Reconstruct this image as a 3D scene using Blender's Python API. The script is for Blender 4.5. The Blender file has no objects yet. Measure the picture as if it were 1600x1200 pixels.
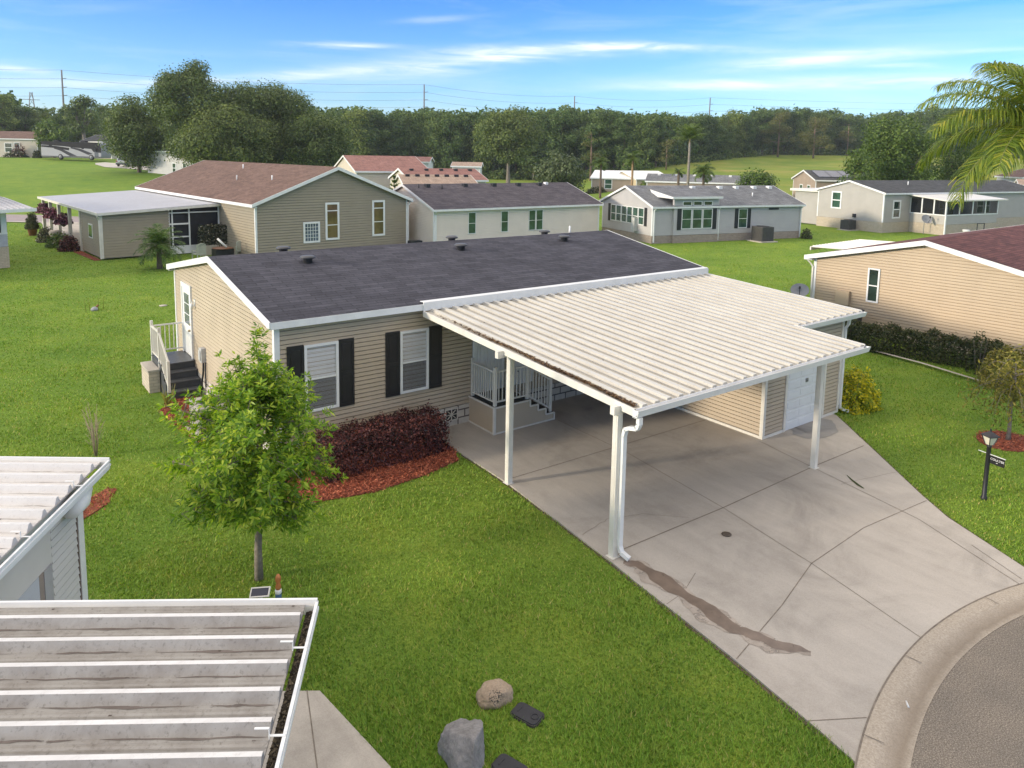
import bpy, math, random
import numpy as np
from mathutils import Vector, Matrix
R=math.radians
sc=bpy.context.scene
COL=sc.collection
# ------------------------------------------------------------------ camera (solved from the photograph)
CAM=np.array([-5.1582,-15.1139,6.8527]); YAW,PITCH,ROLL=0.646,-0.1274,0.0178; F,PY=1149.3,387.68
def cam_axes():
    cy,sy=math.cos(YAW),math.sin(YAW); cp,sp=math.cos(PITCH),math.sin(PITCH)
    f=np.array([sy*cp,cy*cp,sp]); r=np.array([cy,-sy,0.]); u=np.cross(r,f)
    c,s=math.cos(ROLL),math.sin(ROLL)
    return r*c+u*s, -r*s+u*c, f
cr,cu,cf=cam_axes()
FX,FY=math.sin(YAW),math.cos(YAW)          # level forward
def col(px,dep):                            # ground point standing in a column, dep metres away
    rt=(px-800)/F*dep
    return (CAM[0]+FX*dep+FY*rt, CAM[1]+FY*dep-FX*rt)
def hgt(px,py,dep):                         # height of a point seen at px,py, dep metres away
    return CAM[2]+(240.5+(px-800)*.0178-py)/F*dep
def sm(a,b,x):
    t=np.clip((x-a)/(b-a),0,1); return t*t*(3-2*t)
def zt(x,y):                                # terrain height
    dx,dy=x-CAM[0],y-CAM[1]
    dep=dx*FX+dy*FY; rt=dx*FY-dy*FX
    d=np.maximum(dep,1.0); px=800+F*rt/d
    zl=4.3*np.clip((d-70)/72,0,1)+.012*np.maximum(d-142,0)
    zr=8.5*np.clip((d-115)/170,0,1)+.01*np.maximum(d-285,0)
    w=1-sm(350,750,px); v=sm(880,1020,px)
    return np.where(dep>60,w*zl+v*zr,0.)
def ztf(x,y): return float(zt(np.array(x,float),np.array(y,float)))
# ------------------------------------------------------------------ object helpers
def tag(o,label=None,cat=None,group=None,kind=None):
    if label:o['label']=label
    if cat:o['category']=cat
    if group:o['group']=group
    if kind:o['kind']=kind
    return o
def empty(name,loc=(0,0,0),rz=0,label=None,cat=None,group=None):
    o=bpy.data.objects.new(name,None); COL.objects.link(o)
    o.location=loc; o.rotation_euler=(0,0,rz); o.empty_display_size=.3
    return tag(o,label,cat,group)
def link(name,me,parent=None):
    o=bpy.data.objects.new(name,me); COL.objects.link(o)
    if parent:o.parent=parent
    return o
def copy_tree(o,parent=None):
    c=o.copy(); COL.objects.link(c)
    if parent:c.parent=parent
    for ch in o.children: copy_tree(ch,c)
    return c
ID=Matrix.Identity(4)
def frame(o,e,n,u=(0,0,1)):
    m=Matrix.Identity(4)
    for i in range(3): m[i][0]=e[i];m[i][1]=n[i];m[i][2]=u[i];m[i][3]=o[i]
    return m
class MB:
    def __init__(s): s.v=[];s.f=[];s.smooth=[];s.f2=[]
    def add(s,vs,fs,M=None,smooth=False):
        b=len(s.v)
        if M is not None:
            vs=[tuple(M@Vector(p)) for p in vs]
            if M.to_3x3().determinant()<0: fs=[tuple(reversed(f)) for f in fs]
        s.v+=[tuple(p) for p in vs]; s.f+=[tuple(i+b for i in f) for f in fs]; s.smooth+=[smooth]*len(fs)
        return s
    def box(s,x0,y0,z0,x1,y1,z1,M=None):
        if x0>x1:x0,x1=x1,x0
        if y0>y1:y0,y1=y1,y0
        if z0>z1:z0,z1=z1,z0
        vs=[(x0,y0,z0),(x1,y0,z0),(x1,y1,z0),(x0,y1,z0),(x0,y0,z1),(x1,y0,z1),(x1,y1,z1),(x0,y1,z1)]
        return s.add(vs,[(3,2,1,0),(4,5,6,7),(0,1,5,4),(1,2,6,5),(2,3,7,6),(3,0,4,7)],M)
    def quad(s,a,b,c,d,M=None): return s.add([a,b,c,d],[(0,1,2,3)],M)
    def prism(s,poly,z0,z1,M=None):          # polygon in xy (ccw) extruded along z
        n=len(poly)
        vs=[(p[0],p[1],z0) for p in poly]+[(p[0],p[1],z1) for p in poly]
        fs=[tuple(range(n-1,-1,-1)),tuple(range(n,2*n))]+[(i,(i+1)%n,n+(i+1)%n,n+i) for i in range(n)]
        return s.add(vs,fs,M)
    def ext(s,poly,x0,x1,M=None):            # polygon in yz extruded along x
        n=len(poly)
        vs=[(x0,p[0],p[1]) for p in poly]+[(x1,p[0],p[1]) for p in poly]
        fs=[tuple(range(n-1,-1,-1)),tuple(range(n,2*n))]+[(i,(i+1)%n,n+(i+1)%n,n+i) for i in range(n)]
        return s.add(vs,fs,M)
    def tube(s,pts,r,n=8,M=None,cap=True,smooth=True):
        pts=[Vector(p) for p in pts]; k=len(pts); rs=r if isinstance(r,(list,tuple)) else [r]*k
        vs=[];ref=None
        for i in range(k):
            t=(pts[min(i+1,k-1)]-pts[max(i-1,0)])
            if t.length<1e-9:t=Vector((0,0,1))
            t.normalize()
            if ref is None: ref=Vector((1,0,0)) if abs(t.x)<.8 else Vector((0,1,0))
            a=(ref-t*ref.dot(t)); a.normalize(); b=t.cross(a); ref=a
            for j in range(n):
                th=2*math.pi*j/n; vs.append(pts[i]+(a*math.cos(th)+b*math.sin(th))*rs[i])
        fs=[(i*n+j,i*n+(j+1)%n,(i+1)*n+(j+1)%n,(i+1)*n+j) for i in range(k-1) for j in range(n)]
        if cap: fs+=[tuple(range(n-1,-1,-1)),tuple(range((k-1)*n,k*n))]
        return s.add(vs,fs,M,smooth)
    def bar(s,pts,w,d,M=None):               # rectangular section along a path
        for a,b in zip(pts[:-1],pts[1:]):
            a=Vector(a);b=Vector(b);t=(b-a).normalized()
            ref=Vector((0,0,1)) if abs(t.z)<.9 else Vector((0,1,0))
            x=t.cross(ref).normalized()*w/2; y=x.cross(t).normalized()*d/2
            a=a-t*.0; vs=[a-x-y,a+x-y,a+x+y,a-x+y,b-x-y,b+x-y,b+x+y,b-x+y]
            s.add([tuple(p) for p in vs],[(3,2,1,0),(4,5,6,7),(0,1,5,4),(1,2,6,5),(2,3,7,6),(3,0,4,7)],M)
        return s
    def lathe(s,prof,n=20,M=None,smooth=True):  # prof: (r,z)
        k=len(prof)
        vs=[(r*math.cos(2*math.pi*j/n),r*math.sin(2*math.pi*j/n),z) for r,z in prof for j in range(n)]
        fs=[(i*n+j,i*n+(j+1)%n,(i+1)*n+(j+1)%n,(i+1)*n+j) for i in range(k-1) for j in range(n)]
        fs+=[tuple(range(n-1,-1,-1)),tuple(range((k-1)*n,k*n))]
        return s.add(vs,fs,M,smooth)
    def build(s,name,mat,parent=None,bevel=0,mat2=None):
        me=bpy.data.meshes.new(name); me.from_pydata(s.v,[],s.f)
        if any(s.smooth): me.polygons.foreach_set('use_smooth',s.smooth)
        me.materials.append(mat)
        if mat2:
            me.materials.append(mat2)
            for i in s.f2: me.polygons[i].material_index=1
        me.update()
        o=link(name,me,parent)
        if bevel:
            b=o.modifiers.new('bevel','BEVEL'); b.width=bevel; b.segments=2; b.limit_method='ANGLE'
        return o
def npmesh(name,verts,k,mat,parent=None):
    """verts (N*k,3): N separate faces of k corners"""
    n=len(verts)//k
    me=bpy.data.meshes.new(name)
    me.vertices.add(len(verts)); me.vertices.foreach_set('co',np.ascontiguousarray(verts,dtype=np.float32).ravel())
    me.loops.add(n*k); me.loops.foreach_set('vertex_index',np.arange(n*k,dtype=np.int32))
    me.polygons.add(n); me.polygons.foreach_set('loop_start',np.arange(0,n*k,k,dtype=np.int32))
    me.update(calc_edges=True); me.materials.append(mat)
    return link(name,me,parent)
# ------------------------------------------------------------------ materials
def newmat(name):
    m=bpy.data.materials.new(name); m.use_nodes=True
    nt=m.node_tree; return m,nt,nt.nodes,nt.links,nt.nodes['Principled BSDF']
def rgba(c): return (c[0],c[1],c[2],1)
def coords(N,Lk,scale=None,space='Object'):
    tc=N.new('ShaderNodeTexCoord')
    if scale is None: return tc.outputs[space]
    mp=N.new('ShaderNodeMapping'); mp.inputs['Scale'].default_value=scale
    Lk.new(tc.outputs[space],mp.inputs['Vector']); return mp.outputs[0]
def noise(N,Lk,vec,scale,detail=4,rough=.55,dist=0):
    n=N.new('ShaderNodeTexNoise'); n.inputs['Scale'].default_value=scale; n.inputs['Detail'].default_value=detail
    n.inputs['Roughness'].default_value=rough; n.inputs['Distortion'].default_value=dist
    Lk.new(vec,n.inputs['Vector']); return n.outputs['Fac']
def ramp(N,Lk,fac,stops):
    r=N.new('ShaderNodeValToRGB'); e=r.color_ramp.elements
    while len(e)<len(stops): e.new(.5)
    for i,(p,c) in enumerate(stops): e[i].position=p; e[i].color=rgba(c) if len(c)==3 else c
    Lk.new(fac,r.inputs[0]); return r.outputs[0]
def mix(N,Lk,fac,a,b,mode='MIX'):
    m=N.new('ShaderNodeMix'); m.data_type='RGBA'; m.blend_type=mode
    for s,v in ((m.inputs[0],fac),(m.inputs[6],a),(m.inputs[7],b)):
        if isinstance(v,(int,float)): s.default_value=v
        elif isinstance(v,tuple): s.default_value=rgba(v)
        else: Lk.new(v,s)
    return m.outputs[2]
def bump(N,Lk,P,h,strength,dist=.02):
    b=N.new('ShaderNodeBump'); b.inputs['Strength'].default_value=strength; b.inputs['Distance'].default_value=dist
    Lk.new(h,b.inputs['Height']); Lk.new(b.outputs[0],P.inputs['Normal'])
MATS={}
def mat(name,c,rough=.6,var=.12,scale=3.,bmp=0,bscale=80,metal=0,spec=.4,c2=None,stretch=(1,1,1)):
    if name in MATS: return MATS[name]
    m,nt,N,Lk,P=newmat(name)
    v=coords(N,Lk,stretch)
    f=noise(N,Lk,v,scale,5,.6)
    a=tuple(x*(1-var) for x in c); b=c2 or tuple(min(x*(1+var),.95) for x in c)
    Lk.new(ramp(N,Lk,f,[(.3,a),(.7,b)]),P.inputs['Base Color'])
    P.inputs['Roughness'].default_value=rough; P.inputs['Metallic'].default_value=metal
    P.inputs['Specular IOR Level'].default_value=spec
    if bmp: bump(N,Lk,P,noise(N,Lk,v,bscale,3),bmp,.01)
    MATS[name]=m; return m
def shingle(name,c,c2,rough=.9):
    if name in MATS: return MATS[name]
    m,nt,N,Lk,P=newmat(name); v=coords(N,Lk,(1,1,1))
    b=N.new('ShaderNodeTexBrick'); Lk.new(v,b.inputs['Vector'])
    for k,x in (('Scale',1.),('Brick Width',.62),('Row Height',.145),('Mortar Size',.009),('Mortar Smooth',.3),('Bias',0.)): b.inputs[k].default_value=x
    b.inputs['Color1'].default_value=rgba(c); b.inputs['Color2'].default_value=rgba(c2); b.inputs['Mortar'].default_value=rgba(tuple(x*.42 for x in c))
    n=noise(N,Lk,v,1.2,6,.7); n2=noise(N,Lk,v,45,2)
    cc=mix(N,Lk,.55,b.outputs['Color'],ramp(N,Lk,n,[(.3,(.55,.55,.55)),(.7,(1.35,1.33,1.3))]),'MULTIPLY')
    cc=mix(N,Lk,.6,cc,ramp(N,Lk,n2,[(.3,(.6,.6,.6)),(.7,(1.4,1.4,1.4))]),'MULTIPLY')
    st=noise(N,Lk,coords(N,Lk,(2.2,.25,1)),1.5,4)
    cc=mix(N,Lk,.35,cc,ramp(N,Lk,st,[(.35,(.7,.7,.7)),(.7,(1.25,1.25,1.25))]),'MULTIPLY')
    Lk.new(cc,P.inputs['Base Color']); P.inputs['Roughness'].default_value=rough; P.inputs['Specular IOR Level'].default_value=.25
    bump(N,Lk,P,b.outputs['Fac'],.6,-.012)
    MATS[name]=m; return m
def brick(name,c,c2,mortar,w=.4,h=.2,ms=.018):
    if name in MATS: return MATS[name]
    m,nt,N,Lk,P=newmat(name)
    tc=N.new('ShaderNodeTexCoord'); sp=N.new('ShaderNodeSeparateXYZ'); Lk.new(tc.outputs['Object'],sp.inputs[0])
    ad=N.new('ShaderNodeMath'); Lk.new(sp.outputs[0],ad.inputs[0]); Lk.new(sp.outputs[1],ad.inputs[1])
    cb=N.new('ShaderNodeCombineXYZ'); Lk.new(ad.outputs[0],cb.inputs[0]); Lk.new(sp.outputs[2],cb.inputs[1])
    b=N.new('ShaderNodeTexBrick'); Lk.new(cb.outputs[0],b.inputs['Vector'])
    for k,x in (('Scale',1.),('Brick Width',w),('Row Height',h),('Mortar Size',ms),('Mortar Smooth',.1)): b.inputs[k].default_value=x
    b.inputs['Color1'].default_value=rgba(c); b.inputs['Color2'].default_value=rgba(c2); b.inputs['Mortar'].default_value=rgba(mortar)
    n=noise(N,Lk,tc.outputs['Object'],6,4)
    Lk.new(mix(N,Lk,.4,b.outputs['Color'],ramp(N,Lk,n,[(.3,(.75,.72,.7)),(.7,(1.1,1.1,1.1))]),'MULTIPLY'),P.inputs['Base Color'])
    P.inputs['Roughness'].default_value=.85; bump(N,Lk,P,b.outputs['Fac'],.8,-.015)
    MATS[name]=m; return m
def leafmat(name,stops,trans=.3,rough=.55,objvar=.0,patch=None):
    if name in MATS: return MATS[name]
    m,nt,N,Lk,P=newmat(name)
    g=N.new('ShaderNodeNewGeometry'); c=ramp(N,Lk,g.outputs['Random Per Island'],stops)
    if objvar:
        oi=N.new('ShaderNodeObjectInfo')
        c=mix(N,Lk,objvar,c,ramp(N,Lk,oi.outputs['Random'],[(0,(.6,.7,.62)),(.35,(.9,1,.9)),(.7,(1.15,1.12,.95)),(1,(1.75,1.5,1.05))]),'MULTIPLY')
    v=coords(N,Lk,(1,1,1)); c=mix(N,Lk,.5,c,ramp(N,Lk,noise(N,Lk,v,.35,3),[(.35,(.72,.78,.7)),(.65,(1.3,1.22,1.1))]),'MULTIPLY')
    if patch:
        q=ramp(N,Lk,noise(N,Lk,v,1.1,6,.7,.5),[(.58,(0,0,0)),(.74,(.8,.8,.8))]); c=mix(N,Lk,q,c,patch)
        c=mix(N,Lk,.7,c,ramp(N,Lk,noise(N,Lk,v,.13,4,.6),[(.32,(.72,.9,.75)),(.68,(1.32,1.12,1.05))]),'MULTIPLY')
    Lk.new(c,P.inputs['Base Color']); P.inputs['Roughness'].default_value=rough; P.inputs['Specular IOR Level'].default_value=.3
    t=N.new('ShaderNodeBsdfTranslucent'); Lk.new(mix(N,Lk,1.,c,(1.5,1.6,.7),'MULTIPLY'),t.inputs[0])
    mx=N.new('ShaderNodeMixShader'); mx.inputs[0].default_value=trans
    Lk.new(P.outputs[0],mx.inputs[1]); Lk.new(t.outputs[0],mx.inputs[2]); Lk.new(mx.outputs[0],N['Material Output'].inputs[0])
    MATS[name]=m; return m
def glassmat(name,c,rough=.03,spec=1.0):
    if name in MATS: return MATS[name]
    m,nt,N,Lk,P=newmat(name); v=coords(N,Lk,(1,1,1))
    Lk.new(ramp(N,Lk,noise(N,Lk,v,1.3,2),[(.4,tuple(x*.6 for x in c)),(.6,c)]),P.inputs['Base Color'])
    P.inputs['Roughness'].default_value=rough; P.inputs['Specular IOR Level'].default_value=spec
    MATS[name]=m; return m
def clearglass(name,fac=.82,tint=(1,1,1),rough=.02,diff=None):
    if name in MATS: return MATS[name]
    m,nt,N,Lk,P=newmat(name)
    t=N.new('ShaderNodeBsdfTransparent'); t.inputs[0].default_value=rgba(tint)
    if diff: P.inputs['Base Color'].default_value=rgba(diff); P.inputs['Roughness'].default_value=.8; P.inputs['Specular IOR Level'].default_value=.1
    else: P.inputs['Base Color'].default_value=(.02,.025,.03,1); P.inputs['Roughness'].default_value=rough; P.inputs['Specular IOR Level'].default_value=1.
    mx=N.new('ShaderNodeMixShader'); mx.inputs[0].default_value=fac
    Lk.new(P.outputs[0],mx.inputs[1]); Lk.new(t.outputs[0],mx.inputs[2]); Lk.new(mx.outputs[0],N['Material Output'].inputs[0])
    MATS[name]=m; return m
def grassmat(name):
    m,nt,N,Lk,P=newmat(name); v=coords(N,Lk,(1,1,1))
    a=noise(N,Lk,v,22,6,.75); b=noise(N,Lk,v,.55,5,.65,.6); d=noise(N,Lk,v,.09,4,.6)
    c=ramp(N,Lk,a,[(.25,(.07,.125,.015)),(.5,(.15,.245,.034)),(.75,(.24,.33,.058))])
    c=mix(N,Lk,.6,c,ramp(N,Lk,b,[(.3,(.6,.74,.6)),(.5,(1,1,1)),(.7,(1.5,1.2,1.05))]),'MULTIPLY')
    c=mix(N,Lk,.5,c,ramp(N,Lk,d,[(.3,(.66,.85,.7)),(.7,(1.5,1.25,1.15))]),'MULTIPLY')
    # sparse straw patches
    s=noise(N,Lk,v,.9,6,.7); s2=ramp(N,Lk,s,[(.66,(0,0,0)),(.78,(1,1,1))])
    c=mix(N,Lk,s2,c,(.17,.16,.055))
    # yellower far fairway, by place
    tc=N.new('ShaderNodeTexCoord'); sp=N.new('ShaderNodeSeparateXYZ'); Lk.new(tc.outputs['Object'],sp.inputs[0])
    mr=N.new('ShaderNodeMapRange'); mr.inputs[1].default_value=75; mr.inputs[2].default_value=130; Lk.new(sp.outputs[0],mr.inputs[0])
    g=noise(N,Lk,coords(N,Lk,(.6,.6,.1)),.05,5,.65,1.5)
    fair=ramp(N,Lk,g,[(.36,(.13,.20,.022)),(.52,(.20,.24,.035)),(.66,(.29,.26,.07)),(.76,(.40,.33,.16))])
    c=mix(N,Lk,mr.outputs[0],c,fair)
    Lk.new(c,P.inputs['Base Color']); P.inputs['Roughness'].default_value=.9; P.inputs['Specular IOR Level'].default_value=.15
    bump(N,Lk,P,a,.9,.05)
    return m
def concrete(name,c,stain=.5,c_dark=None,streak=False):
    if name in MATS: return MATS[name]
    m,nt,N,Lk,P=newmat(name); v=coords(N,Lk,(1,1,1))
    a=noise(N,Lk,v,.55,6,.65,.8); b=noise(N,Lk,v,55,3,.6); d=noise(N,Lk,coords(N,Lk,(2.2,.35,1)),1.1,5,.7,.4)
    cc=ramp(N,Lk,a,[(.28,tuple(x*.74 for x in c)),(.5,c),(.72,tuple(x*1.13 for x in c))])
    cc=mix(N,Lk,stain,cc,ramp(N,Lk,d,[(.3,(.72,.69,.67)),(.6,(1.05,1.04,1.02))]),'MULTIPLY')
    cc=mix(N,Lk,.35,cc,ramp(N,Lk,b,[(.3,(.75,.75,.75)),(.7,(1.2,1.2,1.2))]),'MULTIPLY')
    Lk.new(cc,P.inputs['Base Color']); P.inputs['Roughness'].default_value=.85; P.inputs['Specular IOR Level'].default_value=.25
    bump(N,Lk,P,b,.25,.006); MATS[name]=m; return m
def metalroof(name,c,dirt,dc,amt=.5,along=(.6,6,1)):
    if name in MATS: return MATS[name]
    m,nt,N,Lk,P=newmat(name); v=coords(N,Lk,(1,1,1))
    a=noise(N,Lk,coords(N,Lk,along),2.2,6,.7,.3); b=noise(N,Lk,v,26,4,.7); d=noise(N,Lk,v,1.1,5,.6)
    cc=mix(N,Lk,ramp(N,Lk,a,[(.42,(0,0,0)),(.72,(amt,amt,amt))]),c,dc)
    cc=mix(N,Lk,ramp(N,Lk,b,[(.55,(0,0,0)),(.74,(dirt,dirt,dirt))]),cc,tuple(x*.55 for x in dc))
    cc=mix(N,Lk,.4,cc,ramp(N,Lk,d,[(.3,(.82,.8,.78)),(.7,(1.08,1.08,1.08))]),'MULTIPLY')
    Lk.new(cc,P.inputs['Base Color']); P.inputs['Roughness'].default_value=.45; P.inputs['Specular IOR Level'].default_value=.45
    MATS[name]=m; return m

white=mat('white_vinyl',(.72,.72,.71),.45,.06,2,0)
offwhite=mat('off_white_metal',(.66,.63,.57),.45,.1,2.5,0)
trimw=mat('painted_trim',(.74,.74,.74),.4,.08,3)
siding_main=mat('tan_vinyl_siding',(.445,.365,.27),.55,.09,.8,.05,120)
siding_taupe=mat('taupe_siding',(.315,.27,.20),.6,.05,1.2)
siding_white=mat('white_siding',(.74,.655,.57),.55,.05,1)
siding_grey=mat('pale_grey_siding',(.47,.45,.44),.55,.05,1)
siding_greige=mat('greige_siding',(.42,.395,.36),.55,.05,1)
siding_beige=mat('beige_siding',(.48,.365,.245),.55,.05,1)
siding_tan=mat('far_tan_siding',(.38,.30,.23),.6,.08,1)
black_shutter=mat('black_shutter',(.018,.018,.02),.38,.2,4)
darkmetal=mat('dark_metal',(.02,.02,.024),.45,.2,4)
roof_main=shingle('charcoal_shingles',(.050,.049,.062),(.080,.079,.097))
roof_purple=shingle('purple_grey_shingles',(.075,.066,.078),(.12,.105,.115))
roof_grey=shingle('light_grey_shingles',(.15,.155,.165),(.22,.225,.235))
roof_dgrey=shingle('dark_grey_shingles',(.06,.062,.066),(.095,.097,.10))
roof_brown=shingle('brown_shingles',(.14,.088,.072),(.19,.12,.098))
roof_red=shingle('red_brown_shingles',(.105,.042,.04),(.17,.07,.062))
roof_pink=shingle('faded_red_shingles',(.27,.135,.115),(.34,.18,.15))
roof_tan=shingle('tan_shingles',(.36,.26,.20),(.42,.32,.25))
skirt_white=brick('cream_block_skirting',(.60,.56,.49),(.52,.48,.42),(.13,.11,.10))
skirt_brick=brick('brick_skirting',(.40,.32,.26),(.30,.24,.20),(.34,.30,.27),.22,.075,.01)
skirt_cream=brick('pale_brick_skirting',(.54,.46,.36),(.47,.40,.31),(.40,.35,.28),.25,.09,.01)
glass_dark=glassmat('window_glass',(.035,.06,.05))  # green cast of the lawn reflection put into the base colour
glass_green=glassmat('lawn_reflection_tint',(.04,.095,.07),.05)  # lawn reflection painted stronger into the glass colour
glass_warm=glassmat('warm_reflection_tint',(.16,.11,.06),.05)  # warm sky reflection painted into the glass colour
screen_dark=clearglass('insect_screen',.45,(1,1,1),diff=(.02,.022,.025))
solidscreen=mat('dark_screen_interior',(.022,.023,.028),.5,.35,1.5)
clear=clearglass('clear_pane',.9)
blindm=mat('white_blind_slats',(.80,.80,.80),.5,.05,3)
deckgrey=mat('dark_grey_decking',(.055,.06,.066),.5,.12,5)
deckblack=mat('charcoal_decking',(.02,.02,.022),.55,.2,5)
rubber=mat('tyre_rubber',(.015,.015,.016),.7,.15,5)
carpaint=mat('silver_paint',(.42,.44,.47),.3,.05,2,0,80,.4)
# ------------------------------------------------------------------ siding, roofs, windows
def lap(mb,M,z0,z1,rng,pitch=.1,out=.020,gap=None):
    """lapped boards on a wall plane: M local (s along, d outwards, z up); rng(z)->(s0,s1)"""
    z=z0; gap=gap or pitch*.19; dp=-max(.03,pitch*.3)
    while z<z1-.02:
        zt_=min(z+pitch,z1)
        a0,a1=rng(z); b0,b1=rng(zt_)
        if a1-a0<.02: break
        g=z+gap
        vs=[(a0,dp,z),(a1,dp,z),(a1,dp,g),(a0,dp,g),(a0,out,g),(a1,out,g),(b1,out*.4,zt_),(b0,out*.4,zt_),(b1,dp,zt_),(b0,dp,zt_)]
        mb.add(vs,[(0,1,2,3),(3,2,5,4),(4,5,6,7),(7,6,8,9),(0,3,4,7,9),(1,8,6,5,2)],M)
        z=zt_
    return mb
class House:
    def __init__(s,name,loc,rz,L,W,he,hr,wall,roof,skirt,skirt_h=.55,ov=.25,rake=.18,pitch=.1,label=None,cat='house',group=None,trim=None,fas=.16,faces='flbr',corner=True):
        s.root=empty(name,loc,rz,label,cat,group); s.L,s.W,s.he,s.hr,s.ov=L,W,he,hr,ov
        s.trim=trim or trimw
        k=(hr-he)/(W/2+ov); s.k=k
        zw=he+k*ov-.09
        s.zw=zw
        s.M={'f':frame((0,0,0),(1,0,0),(0,-1,0)),'l':frame((0,0,0),(0,1,0),(-1,0,0)),'r':frame((L,0,0),(0,1,0),(1,0,0)),'b':frame((0,W,0),(1,0,0),(0,1,0))}
        w=MB()
        # core just behind the boards
        w.ext([(0.07,skirt_h),(W-.07,skirt_h),(W-.07,zw),(W/2,zw+k*W/2-.02),(.07,zw)],.07,L-.07)
        gz=lambda z:(0 if z<=zw else (z-zw)/k, W if z<=zw else W-(z-zw)/k)
        for fc in faces:
            if fc in 'fb': lap(w,s.M[fc],skirt_h,zw,lambda z:(0,L),pitch)
            else: lap(w,s.M[fc],skirt_h,zw+k*W/2,gz,pitch)
        w.build('wall',wall,s.root)
        if skirt: MB().box(-.012,-.012,-.3,L+.012,W+.012,skirt_h-.004).build('skirting',skirt,s.root)
        r=MB().ext([(-ov,he),(-ov,he-.05),(W/2,hr-.05),(W+ov,he-.05),(W+ov,he),(W/2,hr)],-rake,L+rake)
        s.roof=r.build('roof',roof,s.root)
        t=MB()
        for y0,y1 in ((-ov-.022,-ov+.003),(W+ov-.003,W+ov+.022)): t.box(-rake,y0,he-fas,L+rake,y1,he-.012)
        t.box(-rake,-ov+.005,he-fas,L+rake,0.02,he-fas+.02); t.box(-rake,W-.02,he-fas,L+rake,W+ov-.005,he-fas+.02)
        for x0,x1 in ((-rake-.022,-rake+.003),(L+rake-.003,L+rake+.022)):
            t.ext([(-ov-.022,he+.004),(-ov-.022,he-fas),(W/2,hr-fas),(W+ov+.022,he-fas),(W+ov+.022,he+.004),(W/2,hr+.008)],x0,x1)
        t.build('fascia',s.trim,s.root)
        if corner:
            for x in (0,L):
                for y in (0,W):
                    c=MB(); sx=-1 if x==0 else 1; sy=-1 if y==0 else 1
                    c.box(x-.09*sx,y+sy*.004,skirt_h,x+sx*.030,y+sy*.030,zw); c.box(x+sx*.004,y-.09*sy,skirt_h,x+sx*.0295,y+sy*.0035,zw)
                    c.build('corner_trim',s.trim,s.root)
    def pt(s,y): return s.he+s.k*(y+s.ov) if y<=s.W/2 else s.hr-s.k*(y-s.W/2)
    def window(s,fc,a,z0,w,h,glass=None,kind='dh',shut=0,name='window',shutmat=None,grid=None,blinds=False,cols=1,fw=.06):
        M=s.M[fc]; tr=s.trim
        f=MB(); d0,d1=.004,.055
        f.box(a,d0,z0,a+w,d1,z0+fw,M).box(a,d0,z0+h-fw,a+w,d1,z0+h,M).box(a,d0,z0+fw,a+fw,d1,z0+h-fw,M).box(a+w-fw,d0,z0+fw,a+w,d1,z0+h-fw,M)
        cw=(w-2*fw)/cols
        for i in range(1,cols): f.box(a+fw+cw*i-fw*.5,d0,z0+fw,a+fw+cw*i+fw*.5,d1-.004,z0+h-fw,M)
        if kind=='dh': f.box(a+fw,d0,z0+h*.49-fw*.35,a+w-fw,d1-.008,z0+h*.49+fw*.35,M)
        if kind=='tr': 
            f.box(a+fw,d0,z0+h*.78-.03,a+w-fw,d1-.008,z0+h*.78+.03,M); f.box(a+fw,d0,z0+h*.40-.025,a+w-fw,d1-.008,z0+h*.40+.025,M)
        if grid:
            for i in range(1,grid[0]): x=a+fw+(w-2*fw)*i/grid[0]; f.box(x-.012,d0,z0+fw,x+.012,d1-.014,z0+h-fw,M)
            for i in range(1,grid[1]): z=z0+fw+(h-2*fw)*i/grid[1]; f.box(a+fw,d0,z-.012,a+w-fw,d1-.016,z+.012,M)
        o=f.build(name,tr,s.root)
        if blinds:
            MB().box(a+fw*.5,.001,z0+fw*.5,a+w-fw*.5,.006,z0+h-fw*.5,M).build('back_panel',mat('dim_room',(.10,.10,.11),.8),o)
            b=MB(); z=z0+fw+.01
            while z<z0+h-fw-.01:
                b.add([(a+fw,.011,z),(a+w-fw,.011,z),(a+w-fw,.022,z-.0235),(a+fw,.022,z-.0235),(a+fw,.0115,z+.002),(a+w-fw,.0115,z+.002),(a+w-fw,.0225,z-.0215),(a+fw,.0225,z-.0215)],[(0,1,2,3),(7,6,5,4),(0,4,5,1),(3,2,6,7)],M); z+=.027
            b.build('blind',blindm,o)
            MB().box(a+fw*.6,.033,z0+fw*.6,a+w-fw*.6,.037,z0+h-fw*.6,M).build('pane',clear,o)
            MB().box(a+fw+.012,.0385,z0+fw,a+w-fw-.012,.0405,z0+h*.47,M).build('insect_screen',clearglass('window_screen',.72,diff=(.05,.05,.055)),o)
        else: MB().box(a+fw*.5,.001,z0+fw*.5,a+w-fw*.5,.03,z0+h-fw*.5,M).build('pane',glass or glass_dark,o)
        if shut:
            for x in (a-shut-.01,a+w+.01):
                b=MB(); b.box(x,.004,z0-.02,x+shut,.028,z0+h+.02,M); r=.05
                b.box(x,.028,z0-.02,x+r,.042,z0+h+.02,M).box(x+shut-r,.028,z0-.02,x+shut,.042,z0+h+.02,M)
                for zz in (z0-.02,z0+h*.48,z0+h+.02-r*1.4): b.box(x+r,.028,zz,x+shut-r,.0415,zz+r*1.4,M)
                for za,zb in ((z0+.09,z0+h*.48-.04),(z0+h*.48+.11,z0+h-.09)): b.box(x+r+.035,.028,za,x+shut-r-.035,.036,zb,M)
                b.build('shutter',shutmat or black_shutter,s.root)
        return o
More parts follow.
